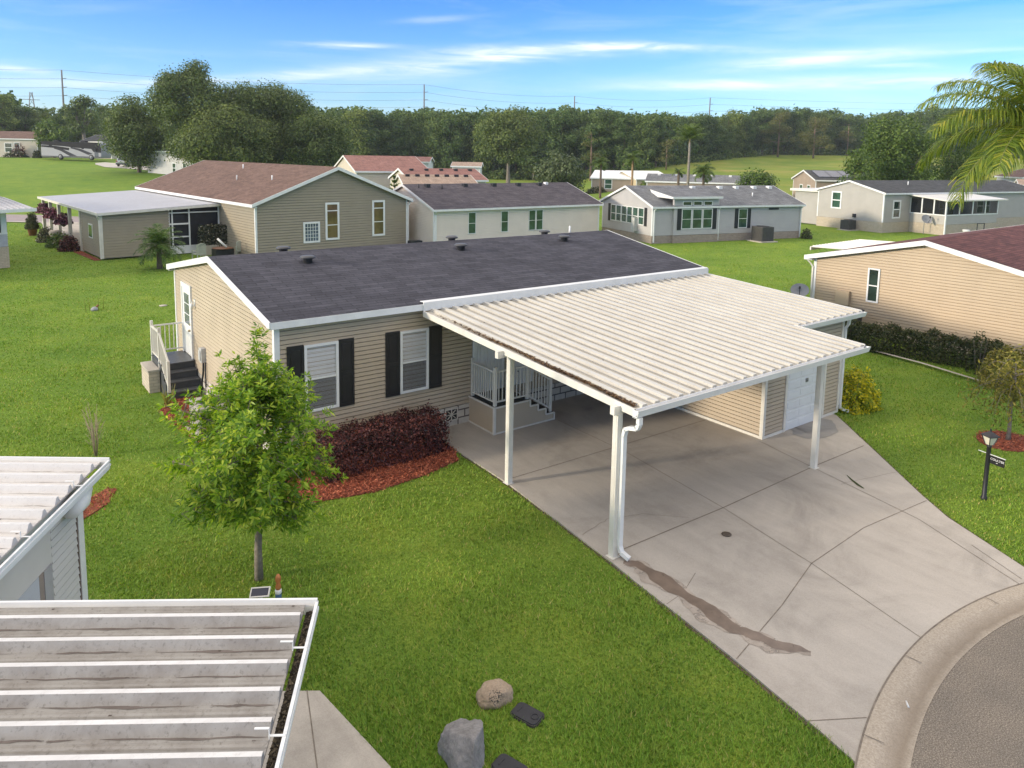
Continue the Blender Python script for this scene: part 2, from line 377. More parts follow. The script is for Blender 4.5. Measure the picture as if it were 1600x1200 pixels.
    def vent(s,x,y,n='roof_vent'):
        z=s.pt(y); M=Matrix.Translation((x,y,z))
        v=MB().lathe([(.12,-.05),(.12,.11),(.19,.115),(.205,.13),(.205,.15),(.16,.18),(.06,.19),(.0,.192)],18,M)
        o=v.build(n,mat('vent_cap',(.06,.06,.065),.4,.2,5),s.roof)
        MB().box(-.2,-.2,-.045,.2,.2,-.015,M@Matrix.Rotation(math.atan(s.k if y<s.W/2 else -s.k),4,'X')).build('flashing',darkmetal,o)
    def boxvent(s,x,y,m=None,w=.3,h=.14):
        z=s.pt(y); MB().box(x-w/2,y-w/2,z-.1,x+w/2,y+w/2,z+h).build('roof_vent',m or darkmetal,s.roof,.02)
    def pipe(s,x,y,h=.3,r=.035,m=None):
        z=s.pt(y); MB().tube([(x,y,z-.1),(x,y,z+h)],r,8).build('vent_pipe',m or trimw,s.roof)
def downspout(mb,pts,w=.075,d=.06): return mb.bar(pts,w,d)
def panroof(mb,M,wid,ln,pitch=.305,rb=.085,rt=.045,h=.045,t=.02,fine=False):
    """ribbed pan roof: local x across the ribs (0..wid), y along them (0..ln), z up"""
    prof=[(0,0)]; x=0
    while x+pitch<=wid+1e-6:
        a=x+pitch-rb
        if fine:
            for q in (.33,.62): xx=x+(pitch-rb)*q; prof+=[(xx-.007,0),(xx,.011),(xx+.007,0)]
        prof+=[(a,0),(a+(rb-rt)/2,h),(a+(rb+rt)/2,h),(x+pitch,0)]; x+=pitch
    if wid-x>.01: prof.append((wid,0))
    vs=[(p[0],0,p[1]) for p in prof]+[(p[0],ln,p[1]) for p in prof]; n=len(prof)
    vs+=[(0,0,-t),(wid,0,-t),(0,ln,-t),(wid,ln,-t)]
    fs=[(i,i+1,n+i+1,n+i) for i in range(n-1)]
    fs+=[(2*n+1,2*n,2*n+2,2*n+3)]
    # ends
    fs+=[tuple([2*n,2*n+1]+list(range(n-1,-1,-1))),tuple([2*n+3,2*n+2]+list(range(n,2*n)))]
    fs+=[(2*n,0,n,2*n+2),(n-1,2*n+1,2*n+3,2*n-1)]
    b0=len(mb.f); mb.f2+=[b0+i for i in range(n-1) if prof[i][1]>h*.9 and prof[i+1][1]>h*.9]
    return mb.add(vs,fs,M)
# ------------------------------------------------------------------ foliage
def unit(v): return v/np.maximum(np.linalg.norm(v,axis=1,keepdims=True),1e-9)
def diamonds(rng,P,Nrm,size,asp=.5,jit=.8,szv=.4,droop=0,fold=0):
    """one leaf-shaped face of four corners per point, lying roughly square to Nrm"""
    n=len(P); nn=unit(Nrm+rng.normal(size=(n,3))*jit)
    a=unit(np.cross(nn,rng.normal(size=(n,3)))); 
    if droop: a=unit(a+np.array([0,0,-droop])); 
    b=unit(np.cross(nn,a)); s=(size*(1+rng.uniform(-szv,szv,n)))[:,None]
    V=np.empty((n,4,3)); V[:,0]=P-a*s*.5; V[:,1]=P+b*s*asp*.5+a*s*.05; V[:,2]=P+a*s*.5; V[:,3]=P-b*s*asp*.5+a*s*.05
    return V.reshape(-1,3)
def lumps_crown(rng,lumps,per,size,asp=.6,jit=.7,inner=.35):
    out=[]
    for (c,r) in lumps:
        r=np.array(r if hasattr(r,'__len__') else (r,r,r),float); n=max(6,int(per*(r.prod()**(2/3.))))
        d=unit(rng.normal(size=(n,3))); rad=(inner+(1-inner)*rng.random(n)**.5)*(1+.18*rng.normal(size=n))
        out.append(diamonds(rng,np.array(c)+d*r*rad[:,None],d+np.array([0,0,.35]),size,asp,jit))
    return np.concatenate(out)
def branches(mb,rng,base,lumps,r0,trunk_top,n=7,lean=(0,0)):
    b=Vector(base); tt=Vector(trunk_top)
    mb.tube([b-Vector((0,0,.3)),b+(tt-b)*.03,b+(tt-b)*.35+Vector((lean[0],lean[1],0)),tt],[r0*1.5,r0*1.15,r0*.85,r0*.6],9)
    for i in rng.permutation(len(lumps))[:n]:
        c=Vector(lumps[i][0]); s=b+(tt-b)*rng.uniform(.6,1.)
        mid=s.lerp(c,.5)+Vector(rng.normal(size=3)*.08*(c-s).length)
        mb.tube([s,mid,c],[r0*.42,r0*.27,r0*.08],6)
    return mb
def make_tree(name,label,cat,loc,h,w,base_frac,nl,per,leaf,lmat,bark,seed,group=None,lr=.26,r0=None,trunk_frac=None,shape=1.,asp=.6,squash=.8,rz=0):
    rng=np.random.default_rng(seed)
    root=empty(name,loc,rz,label,cat,group)
    zb=h*base_frac; ch=h-zb; lumps=[]
    for i in range(nl):
        for _ in range(30):
            p=rng.uniform(-1,1,3)
            q=np.linalg.norm(p)
            if .35<q<1.: break
        zz=p[2]; wid=(1-.25*shape*max(zz,0)**1.5)*(1-.15*max(-zz,0))
        r=lr*w*.5*rng.uniform(.7,1.25)
        x=p[0]*(w/2-r*.8)*wid; y=p[1]*(w/2-r*.8)*wid; z=zb+ch*.5+zz*(ch/2-r*squash*.85)
        lumps.append(((x,y,z),(r,r,r*squash)))
    # ring the silhouette so the outline stays uneven but filled
    V=lumps_crown(rng,lumps,per,leaf,asp,.45,.45)
    npmesh('crown',V,4,lmat,root)
    tb=MB(); branches(tb,rng,(0,0,0),lumps,r0 or h*.022,(0,0,h*(trunk_frac or (base_frac+.25))),8)
    tb.build('trunk',bark,root)
    return root
def palm(name,label,loc,th,tr,nf,fl,ll,lmat,bark,seed,group=None,droop=1.,lean=(0,0),hang=.9,nl=38,lw=.03,lo=-35,hi=80,cat='palm tree',ring=True,azs=None):
    rng=np.random.default_rng(seed); root=empty(name,loc,0,label,cat,group)
    t=MB(); k=10 if ring else 5; pts=[];rs=[]
    for i in range(k+1):
        f=i/k; pts.append((lean[0]*f*f,lean[1]*f*f,th*f-.2*(i==0))); rs.append(tr*(1.25-.35*f)*(1+.06*(i%2)))
    t.tube(pts,rs,10)
    top=np.array(pts[-1])
    t.build('trunk',bark,root)
    if ring:
        MB().tube([tuple(top-np.array([0,0,.05*fl])),tuple(top+np.array([0,0,.12*fl])),tuple(top+np.array([0,0,.3*fl]))],[tr*.95,tr*.8,tr*.3],8).build('crownshaft',mat('palm_shaft',(.22,.17,.08),.7,.3,4),root)
        top=top+np.array([0,0,.12*fl])
    V=[]; rach=MB()
    for i in range(nf):
        az=2*math.pi*(i*.381966)+rng.uniform(-.2,.2) if azs is None else azs[i%len(azs)]
        el=R(lo+(hi-lo)*((i+.5)/nf)**.8)+rng.uniform(-.08,.08)
        L=fl*rng.uniform(.85,1.08); n=14; p=top.copy(); d_el=el; P=[p.copy()];T=[]
        for j in range(n):
            f=j/n; d_el=el-droop*(f**1.6)*1.5
            d=np.array([math.cos(az)*math.cos(d_el),math.sin(az)*math.cos(d_el),math.sin(d_el)]); T.append(d); p=p+d*L/n; P.append(p.copy())
        P=np.array(P);T=np.array(T+[T[-1]])
        rach.tube([tuple(x) for x in P],[.022*fl/3*(1-.85*q/n)+.004 for q in range(n+1)],4)
        side=np.array([-math.sin(az),math.cos(az),0])
        for sgn in (-1,1):
            fr=np.linspace(.12,.995,nl)+rng.uniform(-.01,.01,nl); fr=np.clip(fr,0,.999)
            ii=(fr*n).astype(int); w=(fr*n-ii)[:,None]
            b=P[ii]*(1-w)+P[np.minimum(ii+1,n)]*w; tg=T[ii]
            up=unit(np.cross(tg,np.tile(side,(nl,1))))
            up*=np.sign(up[:,2:3]+1e-6)
            dirv=unit(side*sgn*(.85+.2*rng.random((nl,1)))+tg*(.35+.5*fr[:,None])+up*rng.uniform(-.15,.35,(nl,1)))
            ln=(ll*(np.sin(np.pi*np.clip(.12+.88*fr,0,1))**.6*.8+.25)*rng.uniform(.85,1.1,nl))[:,None]
            q0=b; q1=b+dirv*ln*.4; d2=unit(dirv+np.array([0,0,-hang*.8])); q2=q1+d2*ln*.35; d3=unit(d2+np.array([0,0,-hang])); q3=q2+d3*ln*.3
            wv=unit(np.cross(dirv,up))*lw*.5+unit(rng.normal(size=(nl,3)))*lw*.15
            for A,B,wa,wb in ((q0,q1,.7,1.),(q1,q2,1.,.8),(q2,q3,.8,.12)):
                q=np.stack([A-wv*wa,A+wv*wa,B+wv*wb,B-wv*wb],1); V.append(q.reshape(-1,3))
    npmesh('frond_crown',np.concatenate(V),4,lmat,root)
    rach.build('frond_stems',mat('frond_stem',(.16,.17,.05),.6,.2,4),root)
    return root
def bush(name,label,loc,size,n,leaf,lmat,seed,cat='shrub',group=None,boxy=2.,asp=.6,rz=0,stem=True,top=.5):
    rng=np.random.default_rng(seed); root=empty(name,loc,rz,label,cat,group)
    d=unit(rng.normal(size=(n,3))); d[:,2]=np.abs(d[:,2])*1.0-.15*rng.random(n)
    s=(np.abs(d)**boxy).sum(1)**(-1./boxy); rad=.62+.38*rng.random(n)**.6
    lumpy=1+.09*np.sin(d[:,0]*9+seed)*np.cos(d[:,1]*11)+.07*np.sin(d[:,2]*13+d[:,0]*7)
    P=d*s[:,None]*rad[:,None]*lumpy[:,None]*np.array([size[0]/2,size[1]/2,size[2]])
    P[:,2]=np.maximum(P[:,2],.03)
    npmesh('foliage',diamonds(rng,P,d+np.array([0,0,top]),leaf,asp,.8),4,lmat,root)
    if stem:
        t=MB()
        for i in range(9):
            a=rng.uniform(0,6.28); q=rng.uniform(.2,.75)
            t.tube([(q*.25*size[0]*.5*math.cos(a),q*.25*size[1]*.5*math.sin(a),-.05),(q*size[0]*.5*math.cos(a),q*size[1]*.5*math.sin(a),size[2]*.75)],[.015,.006],5)
        t.build('stems',bark_grey,root)
    return root
bark_grey=mat('grey_bark',(.20,.17,.14),.9,.35,14,.5,60)
bark_brown=mat('brown_bark',(.13,.095,.07),.9,.3,8,.5,40)
bark_palm=mat('palm_bark',(.24,.21,.18),.9,.25,5,.4,30)
bark_orange=mat('orange_palm_bark',(.36,.23,.13),.9,.25,5,.4,30)
L_wood=leafmat('wood_leaves',[(0,(.036,.066,.022)),(.5,(.085,.138,.042)),(1,(.165,.21,.066))],.3,.6,.8)
L_oak=leafmat('oak_leaves',[(0,(.042,.068,.019)),(.5,(.086,.126,.034)),(1,(.15,.19,.054))],.25,.55,.3)
L_mid=leafmat('mid_green_leaves',[(0,(.038,.075,.014)),(.5,(.085,.14,.025)),(1,(.15,.205,.042))],.28,.5,.3)
L_yel=leafmat('yellow_green_leaves',[(0,(.075,.10,.015)),(.5,(.15,.18,.026)),(1,(.26,.24,.04))],.3,.5)
L_pine=leafmat('pine_needles',[(0,(.05,.065,.014)),(.5,(.105,.115,.03)),(1,(.17,.165,.05))],.2,.6,.2)
L_magn=leafmat('glossy_leaves',[(0,(.065,.14,.014)),(.35,(.145,.26,.022)),(.7,(.265,.385,.035)),(1,(.50,.54,.075))],.43,.4)
L_purple=leafmat('purple_leaves',[(0,(.016,.008,.011)),(.45,(.075,.026,.032)),(.8,(.165,.055,.056)),(1,(.30,.11,.095))],.28,.5)
L_hedge=leafmat('hedge_leaves',[(0,(.018,.03,.010)),(.5,(.042,.06,.018)),(1,(.10,.10,.04))],.2,.5)
L_gold=leafmat('gold_shrub_leaves',[(0,(.10,.16,.014)),(.35,(.27,.31,.018)),(1,(.75,.60,.03))],.4,.5)
L_weep=leafmat('weeping_leaves',[(0,(.09,.10,.022)),(.5,(.21,.195,.042)),(1,(.38,.30,.075))],.3,.55)
L_palm=leafmat('palm_leaflets',[(0,(.04,.075,.018)),(.5,(.09,.145,.035)),(1,(.17,.22,.05))],.3,.45)
L_queen=leafmat('queen_palm_leaflets',[(0,(.07,.12,.016)),(.5,(.16,.22,.03)),(.9,(.27,.30,.04)),(1,(.44,.38,.05))],.38,.45)
L_flower=leafmat('magenta_flowers',[(0,(.02,.012,.016)),(.5,(.08,.02,.045)),(.8,(.26,.07,.14)),(1,(.45,.25,.30))],.2,.5)
L_varie=leafmat('variegated_leaves',[(0,(.02,.03,.014)),(.6,(.05,.06,.03)),(.88,(.16,.15,.11)),(1,(.55,.5,.45))],.2,.5)
# ================================================================== SETTING
G_MAT=grassmat('lawn_grass')
def ground_sheet():
    na=240; rads=np.concatenate([np.linspace(0,60,25)[1:],np.geomspace(64,1100,60)])
    th=np.linspace(0,2*np.pi,na,endpoint=False)
    x=CAM[0]+np.outer(rads,np.cos(th)); y=CAM[1]+np.outer(rads,np.sin(th))
    z=zt(x,y); far=np.clip((rads-420)/500,0,1)[:,None]; z=z*(1-far)
    vs=[(CAM[0],CAM[1],0)]+list(zip(x.ravel().tolist(),y.ravel().tolist(),z.ravel().tolist()))
    fs=[(0,1+j,1+(j+1)%na) for j in range(na)]
    for i in range(len(rads)-1):
        b=1+i*na
        fs+=[(b+j,b+na+j,b+na+(j+1)%na,b+(j+1)%na) for j in range(na)]
    m=MB(); m.v=vs; m.f=fs; m.smooth=[True]*len(fs)
    return tag(m.build('lawn_ground',G_MAT),kind='structure')
ground_sheet()
conc=concrete('driveway_concrete',(.43,.39,.345),.35)
def kerbmat():
    m,nt,N,Lk,P=newmat('kerb_concrete'); v=coords(N,Lk,(1,1,1))
    tc=N.new('ShaderNodeTexCoord'); vd=N.new('ShaderNodeVectorMath'); vd.operation='DISTANCE'; Lk.new(tc.outputs['Object'],vd.inputs[0]); vd.inputs[1].default_value=(5.9,-20.,.02)
    b=ramp(N,Lk,noise(N,Lk,v,38,5,.75),[(.3,(.27,.225,.175)),(.55,(.42,.36,.29)),(.75,(.52,.45,.37))])
    rr=N.new('ShaderNodeMapRange'); rr.inputs[1].default_value=8.55; rr.inputs[2].default_value=9.15; Lk.new(vd.outputs['Value'],rr.inputs[0])
    nz=noise(N,Lk,v,2.2,6,.7,.6); mm=N.new('ShaderNodeMath'); mm.operation='MULTIPLY_ADD'; Lk.new(nz,mm.inputs[0]); mm.inputs[1].default_value=.35; Lk.new(rr.outputs[0],mm.inputs[2])
    band=ramp(N,Lk,mm.outputs[0],[(.22,(0,0,0)),(.42,(.75,.75,.75)),(.58,(.5,.5,.5)),(.82,(0,0,0))])
    c=mix(N,Lk,band,b,(.21,.165,.12)); d2=ramp(N,Lk,noise(N,Lk,v,1.3,6,.7),[(.56,(0,0,0)),(.7,(.7,.7,.7))]); c=mix(N,Lk,mix(N,Lk,1.,d2,band,'MULTIPLY'),c,(.13,.09,.055))
    Lk.new(c,P.inputs['Base Color']); P.inputs['Roughness'].default_value=.9; bump(N,Lk,P,noise(N,Lk,v,60,3),.4,.008); return m
conc2=kerbmat()
conc3=concrete('path_concrete',(.45,.41,.36))
RC=(5.9,-20.0)                                # centre of the turning circle
def arc(r,a0,a1,n): return [(RC[0]+r*math.cos(R(a0+(a1-a0)*i/n)),RC[1]+r*math.sin(R(a0+(a1-a0)*i/n))) for i in range(n+1)]
def ang(p): return math.degrees(math.atan2(p[1]-RC[1],p[0]-RC[0]))
drive_poly=[(3.72,.05),(3.71,-.69),(3.64,-3.44),(3.3,-6.85),(3.2,-7.53),(2.98,-9.45),(2.73,-11.0)]+arc(9.12,111.0,71.5,22)+[(9.76,-9.48),(10.33,-8.75),(11.97,-6.83),(13.35,-5.2),(13.5,-4.9),(13.5,.05)]
drv=tag(MB().prism(drive_poly[::1] if True else [],-.08,.03).build('driveway',conc),kind='structure')
# control joints, cracks and stains of the slab
def strip(mb,pts,w,z):
    pts=[Vector((p[0],p[1],0)) for p in pts]; ws=w if isinstance(w,(list,tuple)) else [w]*len(pts)
    vs=[]
    for i,p in enumerate(pts):
        t=(pts[min(i+1,len(pts)-1)]-pts[max(i-1,0)]).normalized(); n=Vector((-t.y,t.x,0))*ws[i]/2
        vs+=[(p.x-n.x,p.y-n.y,z),(p.x+n.x,p.y+n.y,z)]
    return mb.add(vs,[(2*i,2*i+2,2*i+3,2*i+1) for i in range(len(pts)-1)])
jm=mat('joint_shadow_dirt',(.19,.16,.13),.95,.3,9)
j=MB()
for pts,w in (([(3.4,-6.68),(6.47,-6.73),(9.69,-6.67),(11.9,-6.7)],.022),([(3.66,-3.3),(6.9,-3.35),(10.2,-3.4)],.016),
              ([(6.9,-1.2),(6.86,-3.77),(6.47,-6.74),(6.2,-8.1),(6.06,-8.86),(5.55,-10.88)],.012),
              ([(10.04,-5.08),(9.71,-6.67),(9.42,-8.13),(9.2,-9.2),(8.3,-11.18)],.013),
              ([(6.06,-8.86),(4.6,-9.25),(2.98,-9.6)],.014),([(6.06,-8.86),(8.0,-8.75),(9.9,-8.9),(10.15,-8.92)],.014),
              ([(2.75,-10.8),(3.4,-11.2)],.012),([(9.0,-10.2),(8.5,-11.15)],.012),([(3.15,-8.2),(3.6,-8.15),(4.2,-7.9)],.008)): strip(j,pts,w,.034)
rng=np.random.default_rng(5)
def crack(pts,w):
    q=[]
    for a,b in zip(pts[:-1],pts[1:]):
        for i in range(6): f=i/6; q.append((a[0]+(b[0]-a[0])*f+rng.normal()*.012,a[1]+(b[1]-a[1])*f+rng.normal()*.012))
    strip(j,q+[pts[-1]],w,.0345)
crack([(3.5,-5.9),(4.3,-5.75),(5.0,-6.0),(5.6,-6.6)],.007); crack([(9.42,-7.5),(9.9,-7.6),(11.0,-7.9)],.006)
j.build('joint',jm,drv)
strip(MB(),[(9.95,-7.35),(9.8,-7.55),(9.68,-7.75),(9.62,-7.9)],[.015,.05,.07,.03],.036).build('weeds_in_joint',mat('joint_moss',(.05,.06,.02),.95,.4,30),drv)
def stainmat(name,c,rough,cut,spec=.5):
    m,nt,N,Lk,P=newmat(name); v=coords(N,Lk,(1,1,1))
    Lk.new(ramp(N,Lk,noise(N,Lk,v,4,5,.6),[(.3,tuple(x*.75 for x in c)),(.7,tuple(x*1.25 for x in c))]),P.inputs['Base Color']); P.inputs['Roughness'].default_value=rough; P.inputs['Specular IOR Level'].default_value=spec
    t=N.new('ShaderNodeBsdfTransparent'); mx=N.new('ShaderNodeMixShader')
    Lk.new(ramp(N,Lk,noise(N,Lk,v,7,6,.65),[(cut-.05,(1,1,1)),(cut+.05,(0,0,0))]),mx.inputs[0]); Lk.new(P.outputs[0],mx.inputs[1]); Lk.new(t.outputs[0],mx.inputs[2]); Lk.new(mx.outputs[0],N['Material Output'].inputs[0]); return m
wet=stainmat('wet_concrete',(.185,.14,.11),.4,.31); damp=stainmat('damp_concrete',(.36,.31,.265),.8,.42,.2); oil=stainmat('oil_stain',(.345,.305,.265),.8,.5,.2)
wp=[(3.48,-6.98,.10),(3.62,-7.2,.30),(3.62,-7.6,.34),(3.60,-8.1,.32),(3.56,-8.6,.34),(3.55,-9.1,.30),(3.6,-9.45,.28),(3.74,-9.75,.26),(3.9,-10.0,.16),(3.97,-10.12,.06)]
import itertools
def blob(mb,cl,z,seed,jit=.2):
    r=np.random.default_rng(seed); L_=[];R_=[]
    n=len(cl); dens=[]
    for i in range(n-1):
        for k in range(6): f=k/6; dens.append(tuple(cl[i][q]*(1-f)+cl[i+1][q]*f for q in range(3)))
    dens.append(cl[-1]); ph=r.uniform(0,6,4)
    for i,(x,y,w) in enumerate(dens):
        t=Vector((dens[min(i+1,len(dens)-1)][0]-dens[max(i-1,0)][0],dens[min(i+1,len(dens)-1)][1]-dens[max(i-1,0)][1],0)).normalized()
        nn=Vector((-t.y,t.x,0)); a=w/2*(1+jit*math.sin(i*.55+ph[0])+jit*.6*r.normal()*.4); b=w/2*(1+jit*1.3*math.sin(i*.43+ph[1])+jit*.5*math.sin(i*1.3+ph[2]))
        L_.append((x+nn.x*a,y+nn.y*a,z)); R_.append((x-nn.x*b,y-nn.y*b,z))
    k=len(L_); return mb.add(L_+R_,[(i,i+1,k+i+1,k+i) for i in range(k-1)])
blob(MB(),[(x-.02,y,w*.78) for x,y,w in wp],.0365,3,.3).build('wet_stain',wet,drv)
blob(MB(),[(x-.05,y-.02,w*1.15) for x,y,w in wp],.0352,4,.3).build('damp_stain',damp,drv)
# newer grey ramp at the shed door
blob(MB(),[(11.12,-5.3,.02),(11.28,-5.38,.62),(11.6,-5.45,.95),(12.1,-5.4,.9),(12.6,-5.28,.55),(12.85,-5.2,.25)],.036,8,.06).build('concrete_patch',concrete('new_concrete',(.30,.285,.27),.3),drv)
soil=mat('edge_soil',(.10,.075,.05),.95,.4,20)
sl_=MB()
strip(sl_,[(3.69,-.3),(3.61,-3.44),(3.27,-6.85),(3.17,-7.53),(2.95,-9.45),(2.70,-11.0)],[.03,.05,.04,.06,.05,.07],.006); strip(sl_,[(8.85,-11.3),(9.79,-9.50),(10.36,-8.77),(12.0,-6.85),(13.38,-5.22)],[.05,.06,.04,.05,.05],.006); sl_.build('edge_soil',soil,drv)
dl=MB().lathe([(.0,.036),(.085,.036),(.09,.04),(.09,.046),(.07,.048),(.0,.048)],20,Matrix.Translation((5.66,-7.42,0)))
tag(dl.build('drain_cover',mat('rusty_iron',(.09,.07,.055),.6,.3,20)),'small round dark drain cover set in the driveway concrete','drain cover')
# rolled kerb and asphalt circle
kp=[(9.12,.034),(9.0,.05),(8.9,.035),(8.78,.012),(8.70,.012),(8.6,.022)]
kb=MB(); A0,A1,n=40,170,90
vs=[];
for r_,z in kp: vs+=[(x,y,z) for x,y in arc(r_,A0,A1,n)]
kb.add(vs,[(i*(n+1)+k,i*(n+1)+k+1,(i+1)*(n+1)+k+1,(i+1)*(n+1)+k) for i in range(len(kp)-1) for k in range(n)],None,True)
kb.box(0,0,-5,.01,.01,-4.9)
kerb=tag(kb.build('kerb',conc2),kind='structure')
kj=MB()
for a in (62,80.5,96,108,113.2,126): strip(kj,[arc(9.11,a,a,1)[0],arc(9.0,a,a,1)[0],arc(8.9,a,a,1)[0]],.012,.054)
strip(kj,arc(9.125,60,135,60),.022,.0375)
kj.build('joint',jm,kerb)
asph=None
m,nt,N,Lk,P=newmat('asphalt'); v=coords(N,Lk,(1,1,1))
c=ramp(N,Lk,noise(N,Lk,v,58,5,.8),[(.32,(.055,.046,.036)),(.5,(.20,.168,.132)),(.66,(.44,.385,.315))])
c=mix(N,Lk,.5,c,ramp(N,Lk,noise(N,Lk,v,1.1,5),[(.3,(.7,.7,.72)),(.7,(1.25,1.2,1.15))]),'MULTIPLY'); Lk.new(c,P.inputs['Base Color']); P.inputs['Roughness'].default_value=.9
bump(N,Lk,P,noise(N,Lk,v,110,3),.8,.01); asph=m
tag(MB().prism(arc(8.605,0,359,120)[:-1],-.05,.016).build('road',asph),kind='structure')
tg=MB().tube([(4.02,-11.42,.02),(4.10,-11.35,.02)],.012,6); 
tag(tg.build('litter',white),'tiny white stick of litter lying in the kerb gutter','litter')
tag(MB().prism([(-1.87,-6.85),(-5.97,-4.0),(-8.2,-8.5),(-6.5,-13.5),(-2.0,-11.5),(-1.69,-8.42)],-.08,.025).build('side_path',conc3),kind='structure')
strip(MB(),[(-2.0,-6.75),(-2.9,-9.8)],.014,.029).build('joint',jm,bpy.data.objects['side_path'])
# street and drives far left
def ribbon(name,A,B,m,lift=.03,sub=6):
    mb=MB(); vs=[]
    for (a,b) in zip(A,B): vs.append((a,b))
    rows=[]
    for i in range(len(vs)-1):
        for k in range(sub+(i==len(vs)-2)):
            f=k/sub; rows.append([tuple(vs[i][q][c]*(1-f)+vs[i+1][q][c]*f for c in (0,1)) for q in (0,1)])
    V=[]
    for a,b in rows:
        for g in range(5):
            f=g/4; x=a[0]*(1-f)+b[0]*f; y=a[1]*(1-f)+b[1]*f; V.append((x,y,ztf(x,y)+lift))
    mb.add(V,[(i*5+g,i*5+g+1,(i+1)*5+g+1,(i+1)*5+g) for i in range(len(rows)-1) for g in range(4)])
    return tag(mb.build(name,m),kind='structure')
greyroad=mat('far_street',(.30,.25,.25),.9,.1,1.5)
ribbon('street',[col(-500,66),col(60,66),col(200,64),col(300,80)],[col(-500,71.5),col(60,71.5),col(215,70),col(330,83)],greyroad,.04)
ribbon('street_kerb',[col(-500,65.2),col(60,65.2),col(140,64.6)],[col(-500,65.9),col(60,65.9),col(140,65.3)],conc3,.055)
ribbon('neighbour_drive',[col(58,66.),col(72,58),col(100,52),col(128,48)],[col(150,66),col(170,58),col(190,52),col(200,48)],conc3,.05)
ribbon('far_drive',[col(150,131),col(165,126),col(200,124),col(300,116),col(440,112)],[col(150,134),col(165,136),col(200,133),col(300,121),col(440,117)],mat('pale_drive',(.46,.43,.39),.9,.08,1),.06)
# ================================================================== MAIN HOUSE
L0,W0=13.807,8.88
H=House('main_house',(0,0,0),0,L0,W0,3.30,4.114,siding_main,roof_main,skirt_white,.52,.21,.17,.1,'tan sided single storey house with charcoal shingle roof, black shutters and carport on its front','house')
root=H.root
for a,w in ((.6186,.787),(2.957,.771)): H.window('f',a,1.135,w,1.52,shut=.37,blinds=True)
# side door on the gable end
Ml=H.M['l']
dr=MB().box(6.9,.004,.82,7.06,.05,2.98,Ml); dr=MB()
dr.box(6.86,.004,.82,6.95,.06,2.95,Ml).box(7.88,.004,.82,7.97,.06,2.95,Ml).box(6.95,.004,2.80,7.88,.06,2.95,Ml)
door=dr.build('door_frame',trimw,root)
dl=MB().box(6.95,.004,.84,7.88,.035,2.80,Ml).build('door',white,root)
g=MB()
for i in range(2):
    for k in range(3): g.box(7.14+i*.29,.035,1.75+k*.31,7.40+i*.29,.041,2.03+k*.31,Ml)
g.build('pane',glassmat('door_glass',(.20,.22,.26)),dl)
MB().box(7.02,.035,1.60,7.05,.10,1.63,Ml).tube([Ml@Vector((7.03,.04,1.62)),Ml@Vector((7.03,.09,1.62)),Ml@Vector((7.03,.11,1.60))],.035,8).build('handle',mat('brushed_brass',(.35,.28,.18),.35,.1,5,0,80,.8),dl); MB().tube([Ml@Vector((7.03,.04,1.80)),Ml@Vector((7.03,.07,1.80))],.03,8).build('deadbolt',mat('brushed_brass',(.35,.28,.18),.35,.1,5,0,80,.8),dl)
wl=MB().box(6.48,.0,2.42,6.60,.03,2.62,Ml).tube([Ml@Vector((6.54,.03,2.52)),Ml@Vector((6.54,.09,2.56)),Ml@Vector((6.54,.10,2.50))],.014,6)
for zz in ((.06,.09),(-.02,.07)): pass
wl.lathe([(.02,2.36),(.045,2.39),(.05,2.48),(.02,2.52),(0,2.53)],10,Matrix.Translation(Ml@Vector((6.54,.10,0))))
wl.build('wall_lamp',white,root)
mt=MB().box(5.55,.0,1.02,5.80,.14,1.42,Ml).box(5.60,.14,1.08,5.75,.17,1.36,Ml)
mbx=mt.build('electric_meter',mat('meter_grey',(.46,.46,.45),.5),root,.015)
MB().tube([Ml@Vector((5.66,.06,1.02)),Ml@Vector((5.66,.07,.75)),Ml@Vector((5.72,.10,.45)),Ml@Vector((5.74,.10,.0))],.028,6).tube([Ml@Vector((5.48,.05,1.05)),Ml@Vector((5.46,.06,.7)),Ml@Vector((5.50,.05,.35))],.02,6).build('cable',rubber,mbx)
# vent block in the skirting
vb=MB(); Mf=H.M['f']; x0,z0=4.22,.16
vb.box(x0,.012,z0,x0+.38,.03,z0+.03,Mf).box(x0,.012,z0+.29,x0+.38,.03,z0+.32,Mf).box(x0,.012,z0+.03,x0+.03,.03,z0+.29,Mf).box(x0+.35,.012,z0+.03,x0+.38,.03,z0+.29,Mf)
cx,cz=x0+.19,z0+.16
for k in range(4):
    a=math.pi*k/4; e=Vector((math.cos(a),0,math.sin(a)))
    vb.bar([Mf@Vector((cx-e.x*.17,.02,cz-e.z*.15)),Mf@Vector((cx+e.x*.17,.02,cz+e.z*.15))],.025,.018)
vo=vb.build('vent_block',skirt_white if False else mat('cream_block',(.58,.54,.47),.8),root)
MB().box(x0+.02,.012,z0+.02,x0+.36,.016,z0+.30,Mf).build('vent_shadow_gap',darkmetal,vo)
for x,y in ((2.07,3.38),(6.92,3.48),(11.15,3.6)): H.vent(x,y)
for x in (2.2,7.9,11.9): H.vent(x,5.55)
H.pipe(12.9,5.3,.28)
# front door behind the porch: panelled white recess
pd=MB().box(5.02,.03,.75,6.02,.05,2.95,Mf)
for i in range(9): pd.box(5.04+i*.108,.05,.78,5.13+i*.108,.062,2.9,Mf)
pd.build('porch_panel',white,root)
fd=MB().box(6.12,.028,.75,7.02,.05,2.85,Mf).build('front_door',white,root)
MB().box(6.42,.05,1.1,6.46,.09,1.14,Mf).build('handle',darkmetal,fd)
H.window('f',8.1,1.3,.8,1.3)
